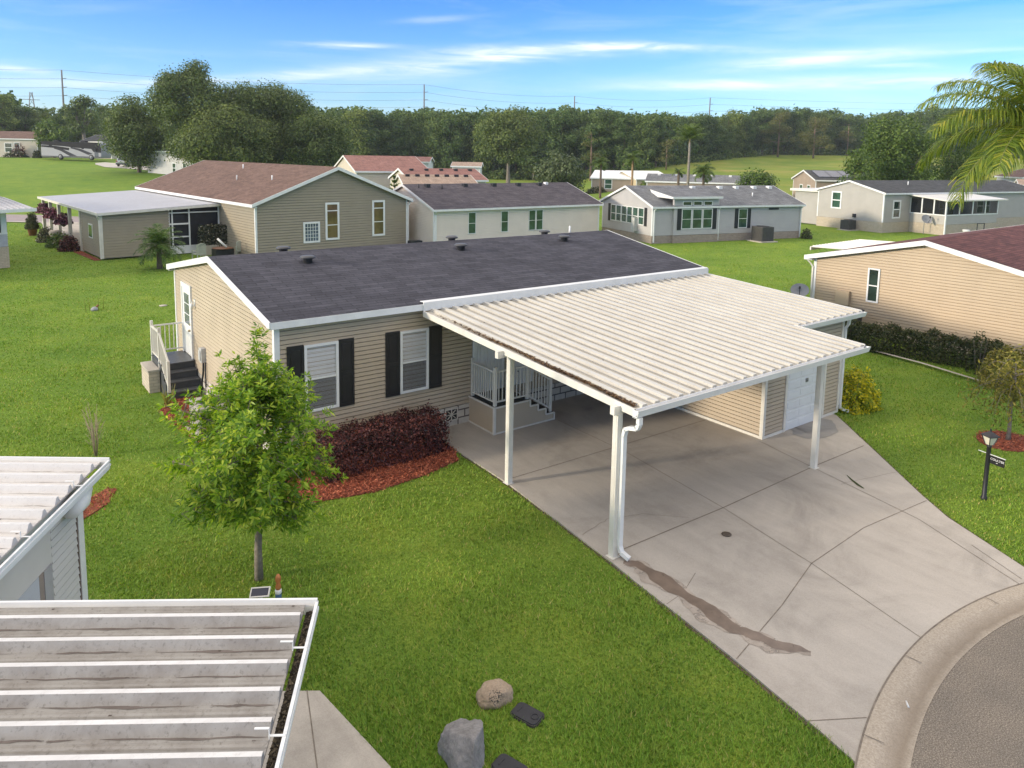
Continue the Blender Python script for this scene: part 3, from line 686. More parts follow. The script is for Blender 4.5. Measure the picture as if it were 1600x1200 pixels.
# small pan roof of the lanai behind the ridge
pr=MB(); panroof(pr,frame((1.9,W0-.1,3.05),(1,0,0),(0,1,-.02)),5.2,3.4,.305)
pr.box(1.9,W0+3.3,2.85,7.1,W0+3.36,3.02)
pr.build('lanai_roof',offwhite,root)
for x in (2.0,4.5,7.0): MB().box(x-.05,W0+3.15,0,x+.05,W0+3.25,2.93).build('lanai_post',offwhite,root)
# ---------------- carport
roofpan=metalroof('carport_pan_metal',(.47,.44,.38),.55,(.33,.29,.23),.5,(6,.5,1))
ribc=metalroof('carport_rib_metal',(.60,.578,.518),.4,(.46,.42,.35),.35,(6,.5,1))
ct=empty('carport',(3.48,-.26,0),0,'wide off white ribbed metal carport roof on square posts in front of tan house','carport')
T=Matrix.Translation((-3.48,.26,0))
def slope_frame(x0,y0,z0,y1,z1):
    d=Vector((0,y1-y0,z1-z0)); ln=d.length; d.normalize(); e=Vector((1,0,0)); u=e.cross(d)
    if u.z<0:u=-u
    return frame(T@Vector((x0,y0,z0)),e,d,u),ln
k0=(2.727-3.108)/(-7.11+.26)
zc=lambda y:3.108+k0*(y+.26)
M1,ln1=slope_frame(3.48,-.26,3.108,-7.08,zc(-7.08)); M2,ln2=slope_frame(10.75,-.26,3.108,-5.36,zc(-5.36))
p=MB(); panroof(p,M1,7.27,ln1,.3029,.15,.10,.055); p.build('roof_panel',roofpan,ct,0,ribc)
p=MB(); panroof(p,M2,3.14,ln2,.314,.15,.10,.055); p.build('roof_panel',roofpan,ct,0,ribc)
MB().ext([(-.26,3.13),(-.26,3.0),(-7.1,zc(-7.1)-.10),(-7.1,zc(-7.1)+.024)],3.44,3.478,T).build('edge_trim',offwhite,ct)
MB().ext([(-5.36,zc(-5.36)+.06),(-5.36,zc(-5.36)-.09),(-7.1,zc(-7.1)-.09),(-7.1,zc(-7.1)+.06)],10.752,10.79,T).build('edge_trim',offwhite,ct)
MB().ext([(-.26,3.165),(-.26,3.02),(-5.36,zc(-5.36)-.09),(-5.36,zc(-5.36)+.06)],13.892,13.93,T).build('edge_trim',offwhite,ct)
def gutter(mb,x0,x1,y,zt_,T):
    prof=[(y,zt_-.01),(y,zt_-.125),(y-.03,zt_-.13),(y-.075,zt_-.11),(y-.10,zt_-.03),(y-.115,zt_),(y-.125,zt_),(y-.112,zt_-.04),(y-.085,zt_-.125),(y-.03,zt_-.145),(y+.012,zt_-.145),(y+.012,zt_-.01)]
    mb.ext(prof,x0,x1,T); mb.ext([(y-.125,zt_-.003),(y-.03,zt_-.142),(y,zt_-.142),(y,zt_-.01)],x0,x0+.008,T); mb.ext([(y-.125,zt_-.003),(y-.03,zt_-.142),(y,zt_-.142),(y,zt_-.01)],x1-.008,x1,T)
g=MB(); gutter(g,3.42,10.8,-7.10,zc(-7.1)+.03,T); g.build('gutter',white,ct); g=MB(); gutter(g,10.795,13.95,-5.37,zc(-5.37)+.03,T); g.build('gutter',white,ct)
f=MB().box(3.46,-.262,3.13,13.93,-.236,3.335,T)
for x in (5.6,7.7,9.8,11.9): f.box(x,-.266,3.13,x+.04,-.262,3.335,T)
f.ext([(-.236,3.335),(-.262,3.335),(-.20,3.35),(-.08,3.343),(-.08,3.33)],3.46,13.93,T)
f.build('header_flashing',white,ct)
for y in (-3.44,-6.74): MB().box(3.30,y-.05,zc(y)-.17,10.74 if y<-5 else 10.1,y+.05,zc(y)-.025,T).build('cross_beam',offwhite,ct)
def post(x,y,wd=.118):
    m=MB(); h=zc(y)-.17; m.box(x-wd/2,y-wd/2,.03,x+wd/2,y+wd/2,h,T)
    m.box(x-wd/2+.03,y-wd/2-.006,.2,x+wd/2-.03,y+wd/2+.006,h,T); m.box(x-wd/2-.006,y-wd/2+.03,.2,x+wd/2+.006,y+wd/2-.03,h,T)
    m.box(x-wd/2-.03,y-wd/2-.03,.03,x+wd/2+.03,y+wd/2+.03,.042,T)
    return m.build('post',offwhite,ct,.006)
post(3.66,-3.44); post(3.44,-6.74); post(9.72,-6.7)
d=MB(); tx=lambda *q:T@Vector(q)
d.bar([tx(3.50,-7.17,2.62),tx(3.50,-7.17,2.50)],.085,.07)
pts=[(3.50,-7.17,2.50),(3.50,-7.13,2.42),(3.50,-6.96,2.38),(3.50,-6.87,2.33),(3.50,-6.835,2.2),(3.50,-6.835,.24),(3.51,-6.87,.14),(3.55,-7.02,.075)]
d.bar([tx(*q) for q in pts],.085,.065); d.build('downspout',white,ct)
sp_=MB(); rz_=np.random.default_rng(44)
for i in range(230):
    y=-.5-rz_.random()*6.5; x=3.6+rz_.random()*(7.0 if y<-5.3 else 10.1); a=(x-3.48)%.3029
    if a>.15: continue
    q=rz_.uniform(.004,.013); z=zc(y)+.004; sp_.add([(x-q,y-q*1.5,z+k0*-q*1.5),(x+q,y-q,z),(x+q*.8,y+q*1.6,z+.002),(x-q,y+q,z)],[(0,1,2,3)],T)
tag(sp_.build('dirt_speck',mat('dirt_speck',(.09,.07,.06),.95,.4,30),ct),kind='stuff')
# leaf litter lying on the first pan
rng=np.random.default_rng(11); n=3200; yy=-.7-rng.random(n)**.8*6.3; xx=3.56+np.abs(rng.normal(size=n))*.05+.02*np.sin(yy*3)
keep=rng.random(n)<np.clip((-yy-.2)/5,.12,1); xx,yy=xx[keep],yy[keep]
PP=np.stack([xx,yy,3.108+k0*(yy+.26)+.012+.03*rng.random(len(xx))],1)
lt=npmesh('leaf_litter',diamonds(rng,PP,np.tile([0,0,1.],(len(PP),1)),.05,.5,.35),4,leafmat('dead_leaves',[(0,(.05,.028,.016)),(.6,(.13,.07,.035)),(1,(.26,.16,.08))],.1))
tag(lt,'brown dead leaf litter along the left edge of the carport roof','leaf litter',kind='stuff')
# ---------------- storage shed under the carport
sh=empty('storage_shed',(10.2,-5.04,0),0,'tan sided storage shed with white roll up door under the carport','shed')
SW,SD=3.4,4.75
MS={'f':frame((0,0,0),(1,0,0),(0,-1,0)),'l':frame((0,0,0),(0,1,0),(-1,0,0)),'r':frame((SW,0,0),(0,1,0),(1,0,0))}
w=MB().box(.06,.06,.03,SW-.06,SD,2.68)
lap(w,MS['f'],.10,2.70,lambda z:(0,SW),.1); 
lap(w,MS['l'],.10,2.72,lambda z:(0,SD),.1); lap(w,MS['r'],.10,2.72,lambda z:(0,SD),.1)
w.build('wall',siding_main,sh)
t=MB()
t.box(-.03,-.03,.03,.87,.0,.10).box(2.62,-.03,.03,SW+.03,0,.10).box(-.03,0,.03,0,SD,.10).box(SW,0,.03,SW+.03,SD,.10)
t.box(-.032,-.034,.10,.06,-.004,2.70).box(-.034,-.004,.10,-.004,.06,2.70).box(SW-.06,-.034,.10,SW+.032,-.004,2.70)
t.box(.84,-.04,.03,.92,.01,2.25).box(2.60,-.04,.03,2.68,.01,2.25).box(.92,-.04,2.17,2.60,.01,2.25)
t.build('trim',offwhite,sh)
rd=MB(); z=.04
while z<2.15:
    rd.box(.92,-.022,z,2.60,.01,min(z+.255,2.17)); 
    for i in range(3): rd.box(.98+i*.54,-.03,z+.05,1.46+i*.54,-.022,min(z+.20,2.15))
    z+=.262
rdo=rd.build('roll_up_door',mat('door_white',(.68,.69,.70),.45,.05,2),sh)
MB().box(1.72,-.05,1.18,1.82,-.03,1.28).tube([(1.77,-.05,1.23),(1.77,-.075,1.23)],.02,8).build('handle',mat('steel',(.35,.35,.36),.35,.1,5,0,80,.8),rdo)
MB().bar([(SW+.10,-.12,2.62),(SW+.10,-.10,2.48),(SW+.07,-.04,2.35),(SW+.07,-.04,.25),(SW+.09,-.06,.14),(SW+.22,-.22,.08)],.08,.065).build('downspout',white,sh)
# ---------------- front porch deck with steps
pc=empty('front_porch',(4.954,0,0),0,'small front porch deck with tan skirt, white railings and three dark steps','porch')
D=1.11
prof=[(0,.03),(1.903,.03),(1.903,.22),(1.62,.22),(1.62,.38),(1.36,.38),(1.36,.54),(1.10,.54),(1.10,.70),(0,.70)]
Mx=frame((0,0,0),(1,0,0),(0,0,1),(0,-1,0))
k=MB().prism([(a,b) for a,b in prof],0.03,D-.02,Mx)
z=.04
def srng(zz):
    zz+=.02
    return (0,1.903) if zz<.22 else (0,1.62) if zz<.38 else (0,1.36) if zz<.54 else (0,1.10)
z=.05
Mfp=frame((0,-D+.02,0),(1,0,0),(0,-1,0))
while z<.66:
    zz=min(z+.08,.69); a=srng(z); vs=[(a[0],0,z+.01),(a[1],0,z+.01),(a[1],.003,zz),(a[0],.003,zz),(a[0],.014,z+.01),(a[1],.014,z+.01)]
    k.add(vs,[(0,1,5,4),(4,5,2,3),(0,4,3),(1,2,5)],Mfp)
    k.add([(0,0,z+.01),(D-.02,0,z+.01),(D-.02,.003,zz),(0,.003,zz),(0,.014,z+.01),(D-.02,.014,z+.01)],[(0,1,5,4),(4,5,2,3),(0,4,3),(1,2,5)],frame((0,0,0),(0,-1,0),(-1,0,0)))
    z+=.08
k.build('skirt',siding_main,pc)
tr=MB(); y=-D-.012; e=.035
def edge(a,b,yy=y): tr.bar([(a[0],yy,a[1]),(b[0],yy,b[1])],.03,e)
pp=prof[1:]
for a,b in zip(pp[:-1],pp[1:]): edge(a,b)
edge((0,.05),(1.903,.05))
tr.box(-.03,-D-.03,.03,.03,-D+.03,.72); tr.bar([(-.018,0,.70),(-.018,-D,.70)],.03,.035); tr.bar([(-.018,0,.05),(-.018,-D,.05)],.03,.035)
tr.build('trim',offwhite,pc)
dk=MB()
for i in range(8): dk.box(.03,-D+.03+i*.134,.702,1.11,-D+.155+i*.134,.722)
for a,zz in ((1.12,.54),(1.38,.38),(1.64,.22)): dk.box(a-.012,-D+.03,zz+.002,a+.255,0,zz+.02)
dk.build('deck',deckblack,pc)
def rail(mb,a,b,n,h0=.10,h1=.86,bal=.022,rw=.045):
    a=Vector(a);b=Vector(b); u=Vector((0,0,1))
    mb.bar([a+u*h1,b+u*h1],rw,.04); mb.bar([a+u*h0,b+u*h0],rw*.8,.035)
    for i in range(1,n+1):
        q=a.lerp(b,i/(n+1)); mb.box(q.x-bal/2,q.y-bal/2,q.z+h0,q.x+bal/2,q.y+bal/2,q.z+h1)
rl=MB(); zt0=.72
for x,y_,z0,h in ((.06,-.06,zt0,.98),(.06,-D+.07,zt0,.98),(1.05,-D+.07,zt0,.98),(1.82,-D+.07,.22,.95)): rl.box(x-.035,y_-.035,z0,x+.035,y_+.035,z0+h)
rail(rl,(.06,-.06,zt0),(.06,-D+.07,zt0),9); rail(rl,(.06,-D+.07,zt0),(1.05,-D+.07,zt0),8); rail(rl,(1.05,-D+.07,zt0),(1.82,-D+.07,.22),7)
rl.build('railing',offwhite,pc)
# ---------------- side landing and steps on the gable end
ss=empty('side_steps',(0,7.4,0),0,'dark grey steps and landing with white railing at the side door','steps')
st=MB(); zd=.82
st.box(-.92,-.66,.0,-.03,.62,zd-.03)
for i in range(3): st.box(-.92,-.66-.27*(i+1),0,-.03,-.66-.27*i,zd-.20*(i+1)-.03)
st.build('base',deckgrey,ss)
dk=MB()
for i in range(9): dk.box(-.93,-.68+i*.145,zd-.028,-.03,-.68+i*.145+.138,zd)
for i in range(3): dk.box(-.93,-.68-.27*(i+1),zd-.20*(i+1)-.028,-.03,-.665-.27*i,zd-.20*(i+1))
dk.build('tread',mat('grey_tread',(.085,.09,.096),.35,.12,6),ss)
bk=MB().box(-1.22,-.52,0,-.94,.5,.60).build('side_block',skirt_cream,ss)
MB().box(-1.24,-.54,.60,-.935,.52,.66).build('cap',conc3,bk)
rl=MB()
for x,y_,z0,h in ((-.89,.58,zd,1.02),(-.89,-.38,zd,1.0),(-.89,-1.42,.2,.9)): rl.box(x-.035,y_-.035,z0-.3 if z0>.5 else 0,x+.035,y_+.035,z0+h)
rail(rl,(-.89,.58,zd),(-.06,.58,zd),6); rail(rl,(-.89,.58,zd),(-.89,-.38,zd),8); rail(rl,(-.89,-.38,zd),(-.89,-1.42,.22),9)
rl.build('railing',offwhite,ss)
# air conditioner beside the steps
ac=empty('air_conditioner',(-.5,3.05,0),0,'beige grey air conditioner with round black fan top half hidden by the small tree','air conditioner')
m=MB().box(-.45,-.45,.06,.45,.45,.72)
for i in range(14): m.box(-.46,-.43,.12+i*.04,.46,.43,.135+i*.04); m.box(-.43,-.46,.12+i*.04,.43,.46,.135+i*.04)
m.build('case',mat('ac_beige',(.36,.33,.30),.5),ac)
MB().box(-.47,-.47,.72,.47,.47,.755).build('top',mat('ac_top',(.40,.37,.35),.5),ac,.01)
f=MB().lathe([(.0,.757),(.34,.757),(.34,.764),(.0,.772)],28)
for i in range(6): f.tube([(.05+.05*i+.02*math.cos(q*math.pi/12),0,0) for q in range(2)],.003,4) if False else None
f.build('fan_grille',darkmetal,ac); MB().box(-.55,-.55,0,.55,.55,.06).build('pad',conc3,ac)
# ================================================================== FRONT GARDEN
mulchm=mat('red_mulch',(.22,.06,.034),.95,.4,30,.8,50)
beds={'front':[(-.5,-.1),(-.7,-1.2),(0.1,-1.95),(1.2,-2.2),(2.4,-2.1),(3.45,-1.85),(3.69,-1.2),(3.70,-.05)],
      'side':[(-.95,5.9),(-1.3,5.2),(-1.2,3.6),(-1.0,2.4),(-.02,2.4),(-.02,5.9)]}
rng=np.random.default_rng(21)
def inpoly(P,poly):
    x,y=P[:,0],P[:,1]; c=np.zeros(len(P),bool); n=len(poly)
    for i in range(n):
        x0,y0=poly[i];x1,y1=poly[(i+1)%n]
        k=((y0>y)!=(y1>y)); xi=(x1-x0)*(y-y0)/((y1-y0) if y1!=y0 else 1e-9)+x0
        c^=k&(x<xi)
    return c
CH=leafmat('mulch_chips',[(0,(.11,.03,.018)),(.5,(.30,.075,.04)),(1,(.48,.17,.10))],.0,.9)
def mulch(nm,poly,dens,label):
    A=np.array(poly); lo,hi=A.min(0),A.max(0); n=int((hi-lo).prod()*dens)
    P=rng.uniform(lo,hi,(n,2)); P=P[inpoly(P,poly)]; P=P+rng.normal(size=P.shape)*np.where(rng.random((len(P),1))<.25,.09,.02)
    Q=np.column_stack([P,.028+.03*rng.random(len(P))])
    o=npmesh('mulch_bed',diamonds(rng,Q,np.tile([0,0,1.],(len(Q),1)),.065,.35,.5),4,CH)
    tag(o,label,'mulch',kind='stuff')
    MB().prism(poly,-.02,.028).build('mulch_base',mulchm,o)
mulch('a',beds['front'],1400,'red wood mulch bed under the purple hedge')
mulch('b',beds['side'],900,'red mulch strip beside the side steps')
wt=(15.2,-8.55)
mulch('c',[(wt[0]+.75*math.cos(a*.5),wt[1]+.6*math.sin(a*.5)) for a in range(13)]+[],900,'red mulch ring around the young weeping tree')
mulch('d',[(-3.95,-.35),(-3.5,.0),(-3.2,.3),(-2.98,.85),(-3.15,.98),(-3.5,.7),(-3.9,.4)],420,'reddish mulch patch behind the white roofed shed at left')
def hedge(name,label,loc,sx,sy,h,n,leaf,lm,seed,rz=0,cat='hedge',ragged=.08):
    r=np.random.default_rng(seed); root=empty(name,loc,rz,label,cat)
    P=r.uniform(-.5,.5,(n,3)); ar=np.array([sy*h,sx*h,sx*sy*.6]); ax=r.choice(3,n,p=ar/ar.sum()); sg=np.sign(r.random(n)-.5)
    N_=np.zeros((n,3))
    for k_ in (0,1): q=ax==k_; P[q,k_]=sg[q]*.5; N_[q,k_]=sg[q]
    q=ax==2; P[q,2]=.5; N_[q,2]=1
    P*=1-.18*r.random((n,1))**2
    X=P*np.array([sx,sy,h])
    taper=1-.25*np.clip(P[:,2],0,1)**2*2
    X[:,1]*=taper*(1+.18*np.sin(X[:,0]*3.1+seed)*np.cos(X[:,2]*4)); X[:,0]*=1-.08*np.clip(P[:,2],0,1)
    X[:,2]+=h/2+(ragged*(np.sin(X[:,0]*4.3+1)*np.cos(X[:,1]*5+seed)+.6*np.sin(X[:,0]*9.7))+ragged*.5*r.normal(size=n))*np.clip(P[:,2]+.5,0,1)
    X+=r.normal(size=(n,3))*.03; X[:,2]=np.maximum(X[:,2],.03)
    npmesh('foliage',diamonds(r,X,N_+np.array([0,0,.3]),leaf,.6,.7),4,lm,root)
    t=MB()
    for i in range(int(sx*6)): x=(i/(sx*6)-.48)*sx*.95; t.tube([(x,r.normal()*sy*.1,-.03),(x+r.normal()*.08,r.normal()*sy*.2,h*.8)],[.018,.008],5)
    t.build('stems',bark_brown,root)
    return root
hedge('purple_hedge','clipped dark purple leaved hedge in front of the house windows',(2.05,-.78,.02),3.1,1.1,.76,17000,.055,L_purple,31)
# young broadleaf tree
def young_tree():
    r=np.random.default_rng(77); root=empty('young_tree',(-1.68,-3.91,0),0,'young bright green broadleaf tree on the front lawn before the house corner','tree')
    tb=MB(); axis=[(0,0,-.1),(.0,.01,.5),(.03,.02,1.0),(.05,.05,1.6),(.10,.10,2.3),(.12,.14,3.0),(.14,.16,3.75)]
    tb.tube(axis,[.075,.06,.052,.045,.035,.022,.008],9)
    tips=[];  ax=np.array(axis)
    def along(z): return np.array([np.interp(z,ax[:,2],ax[:,0]),np.interp(z,ax[:,2],ax[:,1]),z])
    for i in range(50):
        z=1.0+2.2*(i/49)**1.0+r.normal()*.05; a=i*2.4+r.normal()*.3
        reach=(1.46*np.interp(z,[.8,1.2,1.7,2.3,2.8,3.3],[.55,.85,1.,.9,.55,.22]))*r.uniform(.5,1.08)
        s=along(z); rise=r.uniform(.0,.38)*reach
        e=s+np.array([math.cos(a)*reach,math.sin(a)*reach,rise+.05]); m_=s+(e-s)*.5+np.array([0,0,.07])+r.normal(size=3)*.06
        tb.tube([tuple(s),tuple(m_),tuple(e)],[.018,.012,.004],5)
        for f in np.linspace(.3,1,6):
            q=s*(1-f)**2+2*m_*f*(1-f)+e*f*f
            for _ in range(8 if f<.99 else 7):
                t=q+r.normal(size=3)*np.array([.125,.125,.12])*(.6+.5*f); tips.append(t)
                if r.random()<.35: tb.tube([tuple(q),tuple(t)],[.006,.003],4)
    for i in range(55):
        z=2.95+1.15*r.random(); w_=.03+.15*(4.1-z); tips.append(along(min(z,3.75))+np.array([r.normal()*w_,r.normal()*w_,max(z-3.75,0)]))
    tb.build('trunk',bark_grey,root)
    tips=np.array(tips); V=[]; cen=along(1.9)
    for t in tips:
        up=unit((t-cen)[None]*np.array([1,1,.6])+np.array([[0,0,.7]])*1.0)[0]+r.normal(size=3)*.25; up/=np.linalg.norm(up)
        x=np.cross(up,[.3,.5,.1]); x/=np.linalg.norm(x); y=np.cross(up,x); k_=r.integers(9,14)
        for j_ in range(k_):
            a=j_*2.4+r.random(); tl=r.uniform(.1,.95); d=(x*math.cos(a)+y*math.sin(a))*math.cos(tl)+up*math.sin(tl)
            L=r.uniform(.08,.145); wv=np.cross(d,up+r.normal(size=3)*.4); wv/=np.linalg.norm(wv)+1e-9; wd=L*.30*.5
            b=t+up*r.normal()*.03; mid=b+d*L*.5+np.array([0,0,-.006]); tip=b+d*L+np.array([0,0,-.02])
            V+= [b,mid-wv*wd,tip,mid+wv*wd]
    npmesh('crown',np.array(V),4,L_magn,root)
young_tree()
# rocks and meter box lids
def rock(name,label,loc,s,seed,m,sq=(1,1,1),flat=.0,rz=0):
    import bmesh
    bm=bmesh.new(); bmesh.ops.create_icosphere(bm,subdivisions=5,radius=1); r=random.Random(seed)
    pl=[(Vector((r.gauss(0,1),r.gauss(0,1),r.gauss(0,.8))).normalized(),r.uniform(.62,.95)) for _ in range(int(6+10*flat))]
    from mathutils import noise as mn
    for v in bm.verts:
        p=v.co.copy()
        for nn,dd in pl:
            q=p.dot(nn)
            if q>dd: p-=nn*(q-dd)*(.55+.4*flat)
        p*=1+.10*mn.fractal(p*1.6+Vector((seed,0,0)),1.,2.,5)+.03*mn.fractal(p*7+Vector((seed,3,0)),1.,2.,4)
        v.co=Vector((p.x*sq[0]*s,p.y*sq[1]*s,(p.z*.75+.45)*sq[2]*s))
    me=bpy.data.meshes.new(name); bm.to_mesh(me); bm.free(); me.materials.append(m)
    me.polygons.foreach_set('use_smooth',[True]*len(me.polygons))
    o=link(name,me); o.location=loc; o.rotation_euler=(0,0,rz); return tag(o,label,'rock')
def rockmat(name,c,c2,speck):
    m,nt,N,Lk,P=newmat(name); v=coords(N,Lk,(1,1,1))
    c_=ramp(N,Lk,noise(N,Lk,v,3.5,8,.7,.5),[(.3,c),(.7,c2)])
    c_=mix(N,Lk,.5,c_,ramp(N,Lk,noise(N,Lk,v,40,4,.7),[(.3,(.6,.6,.6)),(.7,(1.3,1.3,1.3))]),'MULTIPLY')
    if speck:
        tc=N.new('ShaderNodeTexCoord'); vd=N.new('ShaderNodeVectorMath'); vd.operation='DISTANCE'; Lk.new(tc.outputs['Object'],vd.inputs[0]); vd.inputs[1].default_value=speck
        mr=N.new('ShaderNodeMapRange'); mr.inputs[1].default_value=.10; mr.inputs[2].default_value=.15; mr.inputs[3].default_value=1; mr.inputs[4].default_value=0; Lk.new(vd.outputs['Value'],mr.inputs[0])
        s=ramp(N,Lk,noise(N,Lk,v,55,2),[(.52,(0,0,0)),(.56,(1,1,1))]); mm=N.new('ShaderNodeMath'); mm.operation='MULTIPLY'; Lk.new(mr.outputs[0],mm.inputs[0]); Lk.new(s,mm.inputs[1])
        c_=mix(N,Lk,mm.outputs[0],c_,(.05,.045,.04))
    Lk.new(c_,P.inputs['Base Color']); P.inputs['Roughness'].default_value=.9; bump(N,Lk,P,noise(N,Lk,v,18,8,.75),.7,.02); return m
rock('boulder','rounded tan boulder with dark specks on the lawn',(-.13,-8.25,-.05),.235,4,rockmat('tan_rock',(.30,.22,.15),(.42,.33,.24),(-.03,-.2,.24)),(1.0,.85,.95),.1,R(-20))
rock('boulder','angular grey boulder at the bottom of the lawn',(-.93,-8.78,-.10),.38,9,rockmat('grey_rock',(.13,.125,.125),(.33,.315,.31),None),(.82,.85,1.22),.9,R(25))
lidm=mat('black_plastic_lid',(.022,.022,.027),.55,.2,8)
def lid(loc,rz,label):
    o=empty('utility_box_lid',loc,rz,label,'utility lid','utility lids in the lawn')
    pts=[]
    for sx,sy in ((1,1),(-1,1),(-1,-1),(1,-1)):
        a0={(1,1):0,(-1,1):90,(-1,-1):180,(1,-1):270}[(sx,sy)]
        for i in range(6): a=R(a0+18*i); pts.append((sx*.125+.055*math.cos(a),sy*.065+.055*math.sin(a)))
    MB().prism(pts,-.05,.045).build('lid_plate',lidm,o,.008)
    MB().prism([(p[0]*1.07,p[1]*1.1) for p in pts],-.05,.03).build('rim',mat('lid_rim',(.05,.045,.04),.8),o)
    MB().tube([(.11+.045*math.cos(q*math.pi/8),.0+.045*math.sin(q*math.pi/8),.047) for q in range(17)],.006,5).build('ring',darkmetal,o)
    MB().box(-.12,-.05,.0452,-.105,.05,.05).build('slot',darkmetal,o)
lid((.035,-8.71,0),R(-72),'black plastic utility lid in the lawn beside the tan boulder')
lid((-.62,-9.22,0),R(-72),'black utility lid partly cut off at the bottom edge of the photo')
# lamp post with name sign
lpst=empty('lamp_post',(11.26,-9.55,0),0,'black lantern lamp post with a hanging name sign on the right lawn','lamp post')
MB().lathe([(.06,-.1),(.06,.06),(.045,.08),(.04,1.12),(.055,1.14),(.03,1.17),(.0,1.17)],14).build('pole',darkmetal,lpst)
lm=MB().lathe([(.045,1.16),(.05,1.175),(.0,1.18)],4,Matrix.Rotation(R(45),4,'Z'),False)
lm.lathe([(.165,1.35),(.17,1.365),(.075,1.425),(.06,1.43),(.02,1.45),(.012,1.50),(0,1.52)],4,Matrix.Rotation(R(20),4,'Z'),False)
for i in range(4):
    a=R(20+90*i); lm.bar([(.07*math.cos(a),.07*math.sin(a),1.17),(.14*math.cos(a),.14*math.sin(a),1.355)],.014,.014)
lm.build('lantern_frame',darkmetal,lpst)
MB().lathe([(.062,1.175),(.132,1.352)],4,Matrix.Rotation(R(20),4,'Z'),False).build('lantern_glass',mat('frosted_lantern_glass',(.62,.60,.50),.3,.08,4),lpst)
dv=Vector((-.1,-.5,0)).normalized()
sg=MB().bar([-dv*.20+Vector((0,0,.98)),dv*.34+Vector((0,0,.98))],.012,.012); sg.build('sign_arm',white,lpst)
nv=Vector((dv.y,-dv.x,0))
if nv.dot(Vector((-1,-.3,0)))<0: nv=-nv
Ms=frame((0,0,0),tuple(dv),tuple(nv))
sp=MB().box(.05,-.006,.80,.33,.006,.965,Ms).build('sign_plate',mat('sign_black',(.013,.013,.015),.4,.2,3),lpst)
def text(s,size,M,m,name,parent,ext=.001):
    cu=bpy.data.curves.new('tmp','FONT'); cu.body=s; cu.size=size; cu.extrude=ext; cu.align_x='CENTER'; cu.align_y='CENTER'
    o=bpy.data.objects.new('tmp',cu); COL.objects.link(o); dg=bpy.context.evaluated_depsgraph_get(); dg.update()
    me=bpy.data.meshes.new_from_object(o.evaluated_get(dg)); COL.objects.unlink(o); bpy.data.objects.remove(o); bpy.data.curves.remove(cu)
    me.transform(M); me.materials.clear(); me.materials.append(m); me.name=name
    return link(name,me,parent)
Mt=frame(Ms@Vector((.19,.009,.90)),tuple(dv),(0,0,1),tuple(nv))
if Mt.to_3x3().determinant()<0: Mt=frame(Ms@Vector((.19,.009,.90)),tuple(-dv),(0,0,1),tuple(nv))
text('COULTER',.062,Mt,white,'lettering',sp)
MB().box(.17,.006,.84,.20,.009,.85,Ms).build('sign_mark',white,sp)
# solar lamp and painted garden stake behind the near roof
sl=empty('solar_lamp',(-2.30,-5.93,0),R(-33),'cream solar panel lamp on a short post behind the near metal roof','solar light')
MB().tube([(0,0,-.1),(0,0,1.03)],.03,8).build('post',offwhite,sl)
Mp=Matrix.Translation((0,0,1.05))@Matrix.Rotation(R(38),4,'X')@Matrix.Rotation(R(-8),4,'Y')
pf=MB().box(-.13,-.065,-.012,.13,.065,.0,Mp).box(-.13,-.065,0,.13,-.05,.012,Mp).box(-.13,.05,0,.13,.065,.012,Mp).box(-.13,-.05,0,-.115,.05,.012,Mp).box(.115,-.05,0,.13,.05,.012,Mp)
po=pf.build('panel_frame',offwhite,sl)
MB().box(-.115,-.05,.001,.115,.05,.006,Mp).build('solar_cell',glassmat('solar_cell',(.03,.035,.07),.15,.5),po)
gs=empty('garden_stake',(-1.93,-5.55,0),0,'orange and blue painted wooden garden stake figure near the solar panel','garden ornament')
MB().lathe([(.0,-.1),(.03,-.1),(.034,.52),(.045,.64),(.042,.70),(0,.70)],12).build('base',mat('blue_paint',(.03,.08,.15),.5),gs)
MB().lathe([(.04,.70),(.046,.715),(.046,.755),(.04,.765),(0,.765)],12).build('collar',white,gs)
MB().lathe([(.034,.765),(.042,.80),(.03,.85),(.028,.865),(.04,.90),(.038,.945),(.018,.985),(0,.99)],12).build('body',mat('orange_paint',(.42,.16,.05),.5,.25,12),gs)
# bare stalky plant at left
bp=empty('bare_shrub',(-3.07,2.96,0),0,'thin leafless straw coloured shrub alone on the left lawn','shrub')
rng=np.random.default_rng(8); m=MB()
for i in range(16):
    a=rng.uniform(0,6.28); h=rng.uniform(.6,1.25); s=rng.uniform(.05,.26)
    m.tube([(.02*math.cos(a),.02*math.sin(a),-.02),(s*.4*math.cos(a),s*.4*math.sin(a),h*.5),(s*math.cos(a+.3),s*math.sin(a+.3),h)],[.009,.006,.003],4)
    for q in range(4): b=rng.uniform(0,6.28); z=h*rng.uniform(.4,.95); c0=(s*.7*math.cos(a),s*.7*math.sin(a),z); m.tube([c0,(c0[0]+.12*math.cos(b),c0[1]+.12*math.sin(b),z+.14)],[.004,.002],4)
m.build('twigs',mat('straw_twigs',(.34,.28,.20),.9),bp)
# small weeds by steps
for i,(x,y,s,lb) in enumerate(((-1.05,5.35,.5,'tuft of tall pale weeds at the foot of the side steps'),(-.3,5.2,.35,'low green weed clump beside the meter cable'))):
    r=np.random.default_rng(40+i); V=[]
    for q in range(60):
        a=r.uniform(0,6.28); h=s*r.uniform(.5,1.2); d=np.array([math.cos(a),math.sin(a),0])*h*.45; w_=np.array([-math.sin(a),math.cos(a),0])*.012; b=d*.1
        V+=[b-w_,b+w_,d+np.array([0,0,h])+w_*.2,d+np.array([0,0,h])-w_*.2]
    o=npmesh('weed_tuft',np.array(V),4,L_weep if i==0 else L_mid); o.location=(x,y,0); tag(o,lb,'weeds')
